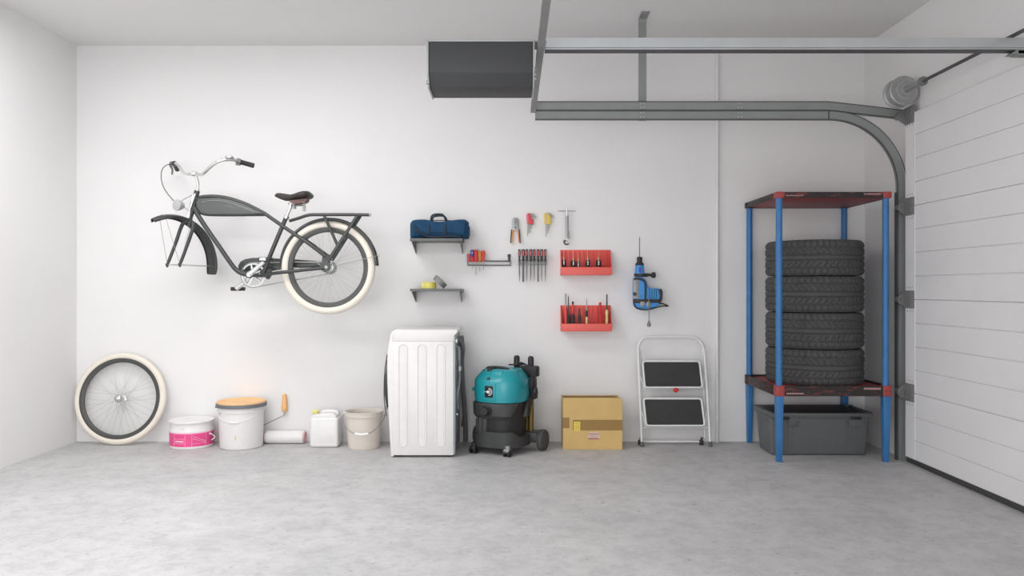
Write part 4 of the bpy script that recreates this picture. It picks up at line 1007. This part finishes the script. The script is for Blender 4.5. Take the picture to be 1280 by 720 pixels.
# blue bag
zb = 1.463; bx0, bx1 = -.718, -.308; bxc = (bx0+bx1)/2
b = B(); N = 40; rings = []
for i in range(N+1):
    f = i/N; x = bx0+(bx1-bx0)*f; e = min(1, (min(f, 1-f)/.055))**.45 if 0 < f < 1 else .0
    e = max(.55, e) if 0 < f < 1 else .5
    hh = .0655*(.80+.2*e)+.004*math.sin(f*9); ww = .088*e
    ring = []
    for k in range(36):
        a = 2*PI*k/36; c, s = math.cos(a), math.sin(a)
        y = ww*math.copysign(abs(c)**.62, c); z = hh*math.copysign(abs(s)**.62, s)
        nz_ = noise.noise(Vector((x*14, y*16, z*20)))*.007+noise.noise(Vector((x*40, y*30, z*45)))*.003
        z2 = z*(1+nz_*6)
        ring.append(b.verts.new((x+(nz_ if 0 < i < N else 0), -.125+y+nz_, max(zb, zb+hh+z2))))
    rings.append(ring)
for p, q in zip(rings, rings[1:]):
    for k in range(36): b.faces.new((p[k], p[(k+1) % 36], q[(k+1) % 36], q[k]))
b.faces.new(rings[0][::-1]); b.faces.new(rings[-1])
t = thing('tool_bag', 'blue fabric tool bag with dark handles on the upper wall shelf', 'bag', Vector((bxc, -.125, zb)))
body = link('body', b, 'bag_blue', t, 70)
ztop = zb+.131
for yy, zz, dx in ((-.165, 0, 0), (-.085, -.004, .010)):
    b = B(); xa, xb2 = P(538.5, 0, yy).x+dx, P(556.5, 0, yy).x+dx
    tube(b, smoothpath([(xa-.006, yy-.052 if yy < -.1 else yy+.05, zb+.03), (xa-.004, yy-.047 if yy < -.1 else yy+.045, zb+.09), (xa, yy, ztop-.004), (xa+.004, yy, ztop+.022), (xa+.016, yy, ztop+.038+zz), (xa+.05, yy, ztop+.043+zz), (xb2-.02, yy, ztop+.040+zz), (xb2-.004, yy, ztop+.020), (xb2+.003, yy, ztop-.004), (xb2+.006, yy-.047 if yy < -.1 else yy+.045, zb+.09), (xb2+.007, yy-.052 if yy < -.1 else yy+.05, zb+.03)], 5), .0065, 8, flat=((0, 1, 0), .6))
    link('handle', b, 'strap_dark', t)
b = B(); Yb = -.222
tube(b, smoothpath([(bx0+.035, Yb+.008, zb+.10), (bx0+.05, Yb, zb+.065), (bx0+.085, Yb-.002, zb+.04), (bx0+.12, Yb-.004, zb+.016), (bx0+.2, Yb-.004, zb+.010), (bx0+.28, Yb-.004, zb+.016), (bx0+.36, Yb, zb+.010)], 5), .0062, 8, flat=((0, 1, 0), .4)); link('shoulder_strap', b, 'strap_dark', t)
b = B(); tube(b, smoothpath([(bx0+.01, -.14, zb+.128), (bxc-.1, -.150, ztop-.002), (bxc, -.150, ztop), (bxc+.1, -.150, ztop-.002), (bx1-.01, -.14, zb+.122)], 6), .003, 6)
tube(b, [(bx0+.03+.35*k/20, -.2135-.004*math.sin(k), zb+.042) for k in range(20)], .0022, 6); link('seam', b, 'strap_dark', body)
b = B(); box(b, bx1-.022, bx1+.006, -.19, -.06, zb+.02, zb+.10, .012, 3); link('end_pocket', b, 'bag_blue', t)
# tapes on the lower shelf
zs_ = 1.1115
c = P(535.7, 0, -.15); ro, ri = .0545, .040
b = B(); lathe(b, [(ri, 0), (ro-.002, 0), (ro, .002), (ro, .044), (ro-.002, .046), (ri, .046)], (c.x, -.15, zs_), 56, closed=True)
yt_ = tag(link('tape_roll', b, 'tape_yellow', None, at=(c.x, -.15, zs_)), 'yellow roll of tape lying flat on the lower wall shelf', 'tape roll')
b = B(); lathe(b, [(ri-.003, .001), (ri, .001), (ri, .045), (ri-.003, .045)], (c.x, -.15, zs_), 56, closed=True); link('core', b, 'tape_yellow_light', yt_)
b = B(); f_, n_ = oncyl(Vector((c.x, -.15, 0)), ro+.0003)
hexa(b, [f_(-.95, zs_+.012), f_(-.72, zs_+.004), f_(-.6, zs_+.03), f_(-.95, zs_+.040)]+[p+n_(p)*.0006 for p in (f_(-.95, zs_+.012), f_(-.72, zs_+.004), f_(-.6, zs_+.03), f_(-.95, zs_+.040))]); link('loose_tape_end', b, 'tape_yellow_light', yt_)
gt = B(); gr = .052; gw = .036
lathe(gt, [(.038, -gw/2), (gr-.002, -gw/2), (gr, -gw/2+.002), (gr, gw/2-.002), (gr-.002, gw/2), (.038, gw/2)], (0, 0, 0), 56, closed=True)
g = tag(link('tape_roll', gt, 'tape_grey', None), 'grey roll of duct tape leaning on the yellow roll', 'tape roll')
g.rotation_euler = (0, math.radians(42), 0)
th = math.radians(42); low = gr*math.sin(th)+gw/2*math.cos(th)
g.location = (P(550, 0, -.15).x, -.15, zs_+low+.0005)
gc = B(); lathe(gc, [(.035, -gw/2+.001), (.038, -gw/2+.001), (.038, gw/2-.001), (.035, gw/2-.001)], (0, 0, 0), 56, closed=True); co = link('core', gc, 'cardboard', None); co.parent = g

# ================================================================== HAND TOOLS
def sd_holder(x0, x1, za, zb2, label, y=-.03, plate=True):
    t = thing('tool_rail', label, 'tool holder', Vector(((x0+x1)/2, 0, zb2)), 'steel tool rails')
    b = B(); box(b, x0, x1, -.034 if plate else -.020, -.0005, za-.008, za, .0015); link('top_bar', b, 'dark_steel' if not plate else 'steel', t)
    b = B(); box(b, x0, x1, -.014, -.0005, zb2, zb2+.007, .0015); link('bottom_bar', b, 'dark_steel' if not plate else 'steel', t)
    if plate: b = B(); box(b, x0+.002, x1-.002, -.003, -.0005, zb2+.007, za-.008); link('back_plate', b, 'steel', t)
    else:
        for x in (x0+.002, x1-.006): b = B(); box(b, x, x+.004, -.012, -.0005, zb2+.006, za-.006); link('spacer', b, 'dark_steel', t)
    return t
yy = -.045
def screwdriver(label, pxc, pyt, pyj, pyb, wpx, col, rs=.0022, waist=.8, col2=None, group='screwdrivers on the tool rail', cat='screwdriver', name='screwdriver'):
    top = P(pxc, pyt, yy); j = P(pxc, pyj, yy); bot = P(pxc, pyb, yy); r = wpx/2*(yy+D)/F; h = top.z-j.z
    t = thing(name, label, cat, Vector((top.x, yy, bot.z)), group)
    b = B(); lathe(b, [(0, top.z), (r*.55, top.z-.001), (r*.9, top.z-.005), (r, top.z-h*.2), (r*.96, top.z-h*.5), (r*waist, top.z-h*.78), (r*.9, top.z-h*.88), (r*.8, j.z), (0, j.z)], (top.x, yy, 0), 8); hd = link('handle', b, col, t, 30)
    if col2:
        b = B(); lathe(b, [(r*1.03, top.z-h*.62), (r*.97, top.z-h*.7), (r*1.0, j.z-.0005), (0, j.z-.0005)], (top.x, yy, 0), 16); link('collar', b, col2, t)
    b = B(); cyl(b, (top.x, yy, j.z+.01), (top.x, yy, bot.z), rs, seg=10); link('shaft', b, 'steel', t)
    return t
k = (yy+D)/F
sd_holder(P(583.8, 0, -.03).x, P(638.6, 0, -.03).x, P(0, 325.6, -.034).z, P(0, 332, -.034).z, 'grey steel rail holding the red handled screwdrivers', -.03, False)
yy = -.047
screwdriver('short red screwdriver at the left end of the rail', 585.6, 317, 327.3, 333, 4.4, 'handle_pink')
s_ = screwdriver('screwdriver with a purple top marked with a white cross', 590.2, 320.5, 327.3, 336, 4.4, 'handle_red')
b = B(); a = P(590.2, 312, yy); c = P(590.2, 320.8, yy); lathe(b, [(0, a.z), (.008, a.z-.001), (.0120, a.z-.006), (.0125, c.z+.01), (.011, c.z), (0, c.z)], (a.x, yy, 0), 8); cp = link('cap', b, 'handle_purple', s_, 30)
b = B(); q = P(590.2, 316, yy-.0125); box(b, q.x-.0015, q.x+.0015, yy-.014, yy-.0115, q.z-.009, q.z+.009); box(b, q.x-.005, q.x+.005, yy-.014, yy-.0115, q.z-.0015, q.z+.0015); link('cross_mark', b, 'logo_white', cp)
screwdriver('largest red screwdriver, with the longest shaft on the rail', 595, 312, 327.5, 344, 5.0, 'handle_red', .0026)
screwdriver('amber handled screwdriver between two red ones', 599.7, 313.5, 326.5, 339, 4.6, 'handle_amber', .0024, .6)
screwdriver('red screwdriver furthest right of the red group', 604.3, 313, 327, 337.5, 4.6, 'handle_red', .0022, .7)
t = thing('socket_driver', 'short black driver at the right end of the rail', 'driver', P(636.5, 327, -.047))
b = B(); a = P(636.5, 317.8, yy); c = P(636.5, 321, yy); e = P(636.5, 327, yy); lathe(b, [(0, a.z), (.011, a.z), (.0125, a.z-.002), (.0125, c.z), (.009, c.z-.002), (.009, e.z), (0, e.z)], (a.x, yy, 0), 16); link('handle', b, 'dark_steel', t)
# files
sd_holder(P(647.3, 0, -.03).x, P(684, 0, -.03).x, P(0, 326.6, -.034).z, P(0, 331.2, -.034).z, 'grey steel rail holding the row of files', -.03)
names = ['first', 'second', 'third', 'fourth', 'fifth', 'sixth', 'seventh', 'eighth']
fx = [649.3, 654, 658.5, 663.5, 667.7, 672.6, 677.1, 681.7]
desc = ['file with a slim tapering blade at the left end of the file row', 'file with a broad flat blade, second from the left end', 'file with a thin tapering blade, third in the file row from the left', 'file with a dark tapering blade, fourth from the left', 'file with a thin pointed blade, fourth from the right', 'file with a straight dark flat blade, third from the right', 'file with a faint thin blade, second from the right end', 'file with a slim pointed blade at the right end of the file row']
fw_ = [.0042, .0068, .0035, .004, .0035, .005, .003, .0036]; tap = [.35, .95, .4, .35, .3, .95, .5, .35]; wd = [3.2, 4.0, 3.4, 3.8, 3.4, 3.4, 4.0, 3.2]
yy = -.047
for i in range(8):
    a = P(fx[i], 311.5, yy); j = P(fx[i], 326.2, yy); e = P(fx[i], 352.3 if tap[i] > .9 else 351.6, yy); r = wd[i]/2*k; h = a.z-j.z
    t = thing('file', desc[i], 'file', Vector((a.x, yy, e.z)), 'files in the wall rail')
    b = B(); lathe(b, [(0, a.z), (r*.7, a.z-.001), (r, a.z-.006), (r, a.z-h*.45), (r*.62, a.z-h*.78), (r*.95, j.z+.004), (r*.95, j.z), (0, j.z)], (a.x, yy, 0), 14); hd = link('handle', b, 'grip_black', t)
    b = B(); box(b, a.x-r*.52, a.x+r*.52, yy-r*.97-.001, yy-.0, a.z-h*.58, a.z-.010, .0015); link('handle_inlay', b, 'handle_pink', hd)
    b = B(); w_ = fw_[i]; zm = e.z+(j.z-e.z)*.45; pr_ = [(a.x-w_, yy-.0016, j.z+.005), (a.x+w_, yy-.0016, j.z+.005), (a.x+w_, yy-.0016, zm), (a.x+w_*tap[i], yy-.0016, e.z), (a.x-w_*tap[i], yy-.0016, e.z), (a.x-w_, yy-.0016, zm)]
    prism(b, pr_, (0, .0032, 0)); link('blade', b, 'dark_steel', t, 0)
# wire stripper pliers
Yp = -.022
p = lambda x, y: P(x, y, Yp)
t = thing('wire_stripper', 'wire stripper pliers with black and orange handles hung on the wall', 'pliers', p(644.2, 303.5))
b = B(); prism(b, [p(*q) for q in [(641.5, 272.3), (646.8, 272.3), (648, 274.5), (648.3, 284), (649, 287.5), (646, 288), (642.2, 288), (639.6, 287.5), (640.2, 284), (640.4, 274.5)]], (0, .010, 0), .0015); hd = link('head', b, 'steel', t)
b = B(); cyl(b, p(644.2, 277.5)-Vector((0, .002, 0)), p(644.2, 277.5), .005, seg=14); cyl(b, p(644.2, 284.5)-Vector((0, .002, 0)), p(644.2, 284.5), .007, seg=14); link('pivot', b, 'dark_steel', hd)
for s in (-1, 1):
    m_ = lambda x: 644.2+s*x
    b = B(); prism(b, [p(m_(5.0), 287), p(m_(2.2), 287.2), p(m_(2.8), 293), p(m_(4.0), 303.6), p(m_(6.0), 303.6), p(m_(5.6), 293)], (0, .012, 0), .002); hh = link('handle', b, 'handle_orange', t)
    b = B(); prism(b, [p(m_(5.3), 286.8), p(m_(4.0), 287), p(m_(4.3), 293), p(m_(5.4), 303.8), p(m_(6.6), 303.8), p(m_(5.9), 293)], (0, .014, 0), .0015); bmesh.ops.translate(b, verts=b.verts[:], vec=(0, -.001, 0)); link('outer_grip', b, 'grip_black', hh)
tag(link('hook', cyl(B(), p(644.2, 274)+Vector((0, .022, 0)), p(644.2, 274)+Vector((0, .008, 0)), .003), 'steel', t), '', '') if 0 else link('hook', cyl(B(), (p(644.2, 0).x, -.0, p(0, 275).z), (p(644.2, 0).x, Yp+.008, p(0, 275).z), .003), 'steel', t)
# hex key sets
def hexset(px0, py0, col, mt, lens, label):
    Y = -.03; p = lambda x, y: P(px0+x, py0+y, Y)
    t = thing('hex_key_set', label, 'hex keys', p(2, 28), 'hex key sets')
    b = B(); prism(b, [p(*q) for q in ([(0, 1.5), (1, 0), (5, 0), (8.2, 5.5), (8.4, 14.2), (.4, 13.5)] if mt == 'hex_yellow' else [(0, 1.5), (1, 0), (4.4, 0), (5.2, 2), (5.8, 6.5), (8.6, 8), (8.6, 13), (7.4, 14.4), (6, 13.2), (.5, 13)])], (0, .026, 0), .002); link('holder', b, mt, t)
    for i, (x, yb_, xr) in enumerate(lens):
        b = B(); yo = .002+.005*i
        def q(x_, y_): v = p(x_, y_); return Vector((v.x, Y+yo, v.z))
        tube(b, smoothpath([q(xr, 1+i*1.6), q(x+1.2, .2+i*1.6), q(x, 1.4+i*1.6), q(x, 5), q(x, yb_)], 3), [.0034-.0003*i]*13, 6); link('hex_key', b, 'steel', t)
    link('hook', cyl(B(), (p(3, 0).x, 0, p(0, 3).z), (p(3, 0).x, Y+.02, p(0, 3).z), .003), 'steel', t)
hexset(658.2, 266.6, 0, 'hex_red', [(1.5, 28.6, 9.5), (2.9, 25, 11), (4.3, 24, 12.5), (5.6, 19, 12)], 'hex key set in a red holder')
hexset(680.2, 266.2, 0, 'hex_yellow', [(2.4, 29.6, 9), (4.4, 25.5, 11), (5.6, 22, 12.5), (6.5, 18, 12)], 'hex key set in a yellow holder')
# basin wrench
Y = -.03; p = lambda x, y: P(x, y, Y)
t = thing('basin_wrench', 'steel basin wrench with a T bar on top hung on the wall', 'wrench', p(708.5, 305.8))
b = B(); tube(b, [p(706.9, 268.7)+Vector((.010, 0, 0)), p(706.9, 298)+Vector((.012, 0, 0))], .0105, 12, flat=((0, 1, 0), .5)); cyl(b, p(711, 289), p(711.2, 299), .004, seg=8); link('body', b, 'steel', t)
b = B(); cyl(b, p(697, 263.9), p(719.8, 263.9), .0028, seg=8); link('tee_bar', b, 'steel', t)
b = B(); cyl(b, p(708.4, 261.5), p(708.5, 270), .006, seg=12); cyl(b, p(708.5, 297), p(708.5, 301.5), .005, seg=10); link('spindle', b, 'chrome', t)
b = B(); tube(b, smoothpath([p(705.6, 300.3), p(705.2, 303), p(707, 305.2), p(709.5, 305.4), p(711.3, 304.2)], 4), [.006]*8+[.0055]*5+[.004]*3+[.003], 8, flat=((0, 1, 0), .7)); tube(b, [p(705, 300.6), p(709.5, 301.4)], .005, 8, flat=((0, 1, 0), .7)); link('claw', b, 'dark_steel', t)
link('hook', cyl(B(), (p(708.5, 0).x, 0, p(0, 275).z), (p(708.5, 0).x, Y+.003, p(0, 275).z), .003), 'steel', t)
# red tool bins
def bin_(px0, zb_, zf, zk, label, fins):
    yf = -.118; x0 = .351; x1 = .7125
    t = thing('tool_bin', label, 'tool bin', Vector(((x0+x1)/2, 0, zb_)), 'red wall bins')
    b = B(); box(b, x0, x1, -.005, -.0005, zb_, zk, .001); box(b, x0, x1, yf, yf+.005, zb_, zf, .0015); box(b, x0, x1, yf+.005, -.005, zb_, zb_+.005, .001)
    for x in (x0, x1-.004): prism(b, [(x, -.005, zb_), (x, yf+.003, zb_), (x, yf+.003, zf), (x, -.02, zk-.004), (x, -.005, zk-.001)], (.004, 0, 0), .0008, 1)
    o = link('shell', b, 'bin_red', t)
    for k in range(fins):
        x = x0+(x1-x0)*(k+1)/(fins+1)
        b = B(); prism(b, [(x, -.005, zb_+.004), (x, -.050, zb_+.004), (x, -.050, zf-.002), (x, -.022, zk-.012), (x, -.005, zk-.008)], (.0025, 0, 0)); link('divider', b, 'bin_red', o, 0)
    return t
bin_(0, 1.208, 1.265, 1.393, 'upper red wall bin holding five black handled tools', 10)
bin_(0, .807, .862, .991, 'lower red wall bin holding chisels and brushes', 10)
Y = -.070; k7 = (Y+D)/F
for i, (px, w_, pt, lab) in enumerate([(704.7, 4.4, 324.7, 'black handled tool at the left end of the upper red bin'), (716.6, 5, 325.5, 'black handled tool second from the left in the upper red bin'), (722.8, 4, 327, 'shortest black handled tool, in the middle left of the upper red bin'), (734.7, 4.6, 325, 'black handled tool second from the right in the upper red bin'), (748, 5.6, 325, 'wide black handled tool at the right in the upper red bin')]):
    x = (px-640)*k7; zt_ = P(0, pt, Y).z; zb_ = 1.2135; r = w_/2*k7; tip = P(0, 312.5 if i != 2 else 316, Y).z
    t = thing('needle_tool', lab, 'tool', Vector((x, Y, zb_)), 'black handled tools in the upper bin')
    b = B(); h = zt_-zb_; r *= 1.12; lathe(b, [(0, zb_), (r*.7, zb_), (r*.9, zb_+h*.3), (r, zb_+h*.6), (r*.95, zt_-.006), (r*.6, zt_), (0, zt_)], (x, Y, 0), 14); hd = link('handle', b, 'black', t)
    for q in (.006, .0165, .027): b = B(); cyl(b, (x, Y-r-.0015, zt_-.004-q), (x, Y-r*.5, zt_-.004-q), .0044, seg=10); link('white_dot', b, 'logo_white', hd)
    b = B(); lathe(b, [(.0055, zt_-.002), (.0045, zt_+.006), (.0018, zt_+.022), (.0011, zt_+.024), (.0008, tip), (0, tip+.0005)], (x, Y, 0), 10); link('needle', b, 'tip_pale', t)
def rod_tool(name, label, cat, px, prof, mats, tilt=0):
    """prof: list of (radius px, y px) per part, bottom hidden in the bin"""
    x = (px-640)*k7; zb_ = .8125
    t = thing(name, label, cat, Vector((x, Y, zb_)), 'tools in the lower red bin')
    for nm, m, pr_ in mats:
        b = B(); pts = [(r_*k7, P(0, y_, Y).z if y_ < 411 else zb_) for r_, y_ in pr_]
        pts = [(0, pts[0][1])]+pts+[(0, pts[-1][1])]
        lathe(b, pts, (x, Y, 0), 14); link(nm, b, m, t)
    return t
rod_tool('punch', 'pale grey steel rod, tallest at the left of the lower bin', 'punch', 707.1, 0, [('blade', 'steel', [(.8, 366.8), (1.0, 368), (1.0, 384), (.9, 396)]), ('handle', 'handle_red', [(1.1, 384), (1.9, 388), (1.8, 412)])])
rod_tool('awl', 'thin black pointed rod beside the pale rod in the lower bin', 'awl', 710.5, 0, [('blade', 'dark_steel', [(.25, 369.3), (.6, 373), (.8, 392), (1.8, 396)]), ('handle', 'grip_black', [(1.2, 392), (2.2, 396), (1.9, 412)])])
rod_tool('chisel', 'black capped dark red chisel in the lower bin', 'chisel', 716, 0, [('cap', 'black', [(1.0, 376.8), (1.2, 377.3), (1.2, 380)]), ('handle', 'handle_red', [(1.1, 380), (1.3, 386), (1.2, 392)]), ('grip', 'grip_black', [(1.3, 392), (2.4, 396), (2, 412)])])
rod_tool('scraper', 'short dark pointed tool in the middle left of the lower bin', 'scraper', 724.2, 0, [('blade', 'dark_steel', [(.2, 384), (1.0, 388), (.8, 392)]), ('handle', 'grip_black', [(.9, 391), (1.8, 396), (1.9, 412)])])
rod_tool('paint_brush', 'fine brush with a black ferrule and wooden handle in the lower bin', 'brush', 733.3, 0, [('bristles', 'steel', [(.2, 372.3), (.6, 376), (.8, 388)]), ('ferrule', 'black', [(.9, 388), (1.6, 392), (1.6, 396)]), ('handle', 'wood_pale', [(1.4, 396), (1.5, 400), (1.2, 412)])])
rod_tool('marker', 'red stick tool standing tall at the right of the lower bin', 'tool', 750.2, 0, [('cap', 'hex_red', [(1.4, 377.8), (1.7, 378.3), (1.7, 380)]), ('body', 'red', [(1.4, 380), (1.6, 386), (1.5, 394), (1.9, 412)])])
rod_tool('gouge', 'gouge with black steel shaft and pale wooden handle at the right end', 'gouge', 758.6, 0, [('shaft', 'dark_steel', [(.7, 367.8), (.9, 368.5), (.8, 374), (1.0, 378), (1.0, 388)]), ('handle', 'wood_pale', [(1.3, 387.5), (2.0, 389), (2.1, 392), (1.6, 394), (1.8, 400), (1.5, 412)])])
# ------------------------------------------------------------------ blue rotary hammer on the wall
Y = -.075; p = lambda x, y, o=0: P(x, y, Y-o)
t = thing('hammer_drill', 'blue electric hammer drill hung on the wall, bit pointing up', 'drill', p(805, 388))
xa = p(799.5, 0).x
def lz(prof, m, nm, cx=xa, par=None, seg=28, flat=None):
    b = B(); lathe(b, [(r_*k7, P(0, y_, Y).z) for r_, y_ in prof], (cx, Y, 0), seg); return link(nm, b, m, par or t)
lz([(0, 296), (.35, 296.5), (.45, 298), (.45, 322), (0, 322)], 'dark_steel', 'drill_bit', seg=10)
lz([(0, 321), (2.4, 321), (3.3, 321.8), (3.6, 323.5), (3.2, 326), (3.6, 327.5), (4.6, 329), (5.3, 330), (5.3, 331.8), (0, 331.8)], 'grip_black', 'chuck')
lz([(0, 331.6), (5.0, 331.6), (5.4, 333), (5.8, 338), (6.3, 342.5), (0, 342.5)], 'drill_blue', 'front_housing')
b = B(); prism(b, [p(801, 334, .036), p(798.5, 334, .036), p(798.5, 340, .037), p(801, 341, .037)], (0, .02, 0), .001); link('vent', b, 'handle_purple', t)
b = B(); z_ = P(0, 343.9, Y).z; lathe(b, [(0, -.011), (.034, -.011), (.040, -.008), (.040, .009), (.034, .012), (0, .012)], (xa, Y, z_), 24)
tube(b, [p(801, 343.9), p(809, 343.8), p(811, 343.6), p(814, 344), p(815, 343.9), p(818, 343.9), p(819.2, 343.9)], [.013, .013, .010, .010, .020, .021, .019], 16); link('side_handle', b, 'grip_black', t)
b = B(); prism(b, [p(*q, .034) for q in [(792.5, 347.5), (794.5, 346.2), (802, 346.2), (806.5, 348.5), (809, 353), (810, 358), (812, 360.2), (824, 360.5), (826.5, 363), (826.8, 374), (825, 381), (819, 384), (812, 386), (802, 386), (795.5, 385), (792.6, 381.5), (792, 365)]], (0, .064, 0), .010, 3); hs = link('housing', b, 'drill_blue', t)
b = B(); prism(b, [p(*q, .0365) for q in [(792.2, 349.5), (796, 349.2), (799, 350.2), (798.4, 360), (798.4, 372), (799, 373.5), (792.2, 373.5)]], (0, .02, 0), .002); link('grey_side_panel', b, 'drill_grey', hs)
b = B(); tube(b, smoothpath([p(792.5, 348.8, .036), p(797, 348.2, .037), (p(803.5, 350, .037)), p(806.6, 354, .037), p(807, 362, .037), p(806.8, 374, .037)], 5), .0075, 8, flat=((0, 1, 0), .6))
prism(b, [p(*q, .038) for q in [(791.8, 374), (826, 374), (826, 378.5), (791.8, 379)]], (0, .03, 0), .003)
tube(b, smoothpath([p(792.5, 379, .037), p(794.5, 384, .037), p(800, 386.5, .037), p(810, 387, .034), p(820, 384.5, .03), p(828, 382.5, .02), p(835, 382.6, .0), p(829, 379.8, -.01), p(822, 379, -.01)], 5), .0050, 8)
prism(b, [p(*q, .037) for q in [(823, 361.5), (827, 361), (828.6, 365), (828, 374), (825.5, 380.5), (822.8, 379), (824.5, 370)]], (0, .06, 0), .004)
cyl(b, p(793.6, 367.5, .040), p(793.6, 367.5, .03), .013, seg=16)
gp = link('black_grip', b, 'grip_black', t)
b = B()
for x in (811.5, 814.5, 817.5, 820.2): prism(b, [p(x, 361.5, .0365), p(x+.9, 361.5, .0365), p(x+.9, 373.5, .0365), p(x, 373.5, .0365)], (0, .02, 0), .001, 1)
for x, y in ((800, 368.5), (800, 370.5)): tube(b, [p(x, y, .0345), p(x+3, y+1.8, .0345)], .0014, 6)
link('cooling_slot', b, 'teal_dark', hs)
b = B(); prism(b, [p(*q, .0385) for q in [(800.5, 377), (806, 377), (806, 383), (800.5, 383)]], (0, .02, 0), .002); prism(b, [p(*q, .0395) for q in [(808.5, 377), (813, 377), (813, 383.5), (808.5, 383.5)]], (0, .02, 0), .002); link('trigger', b, 'drill_grey', t)
b = B(); tube(b, [p(811.3, 372, .042), p(811.3, 386, .042), p(811.3, 402.5, .038)], .0032, 8); tube(b, [p(811.3, 401, .038), p(811.2, 403, .038), p(811.2, 405, .038), p(811.2, 408.3, .038)], [.005, .008, .014, .012], 12); link('depth_rod', b, 'hinge_steel', t)
b = B(); cyl(b, (xa, 0, z_+.02), (xa, Y+.03, z_+.02), .006, seg=10); cyl(b, (p(818, 0).x, 0, P(0, 368, Y).z), (p(818, 0).x, Y+.03, P(0, 368, Y).z), .006, seg=10); link('hook', b, 'steel', t)
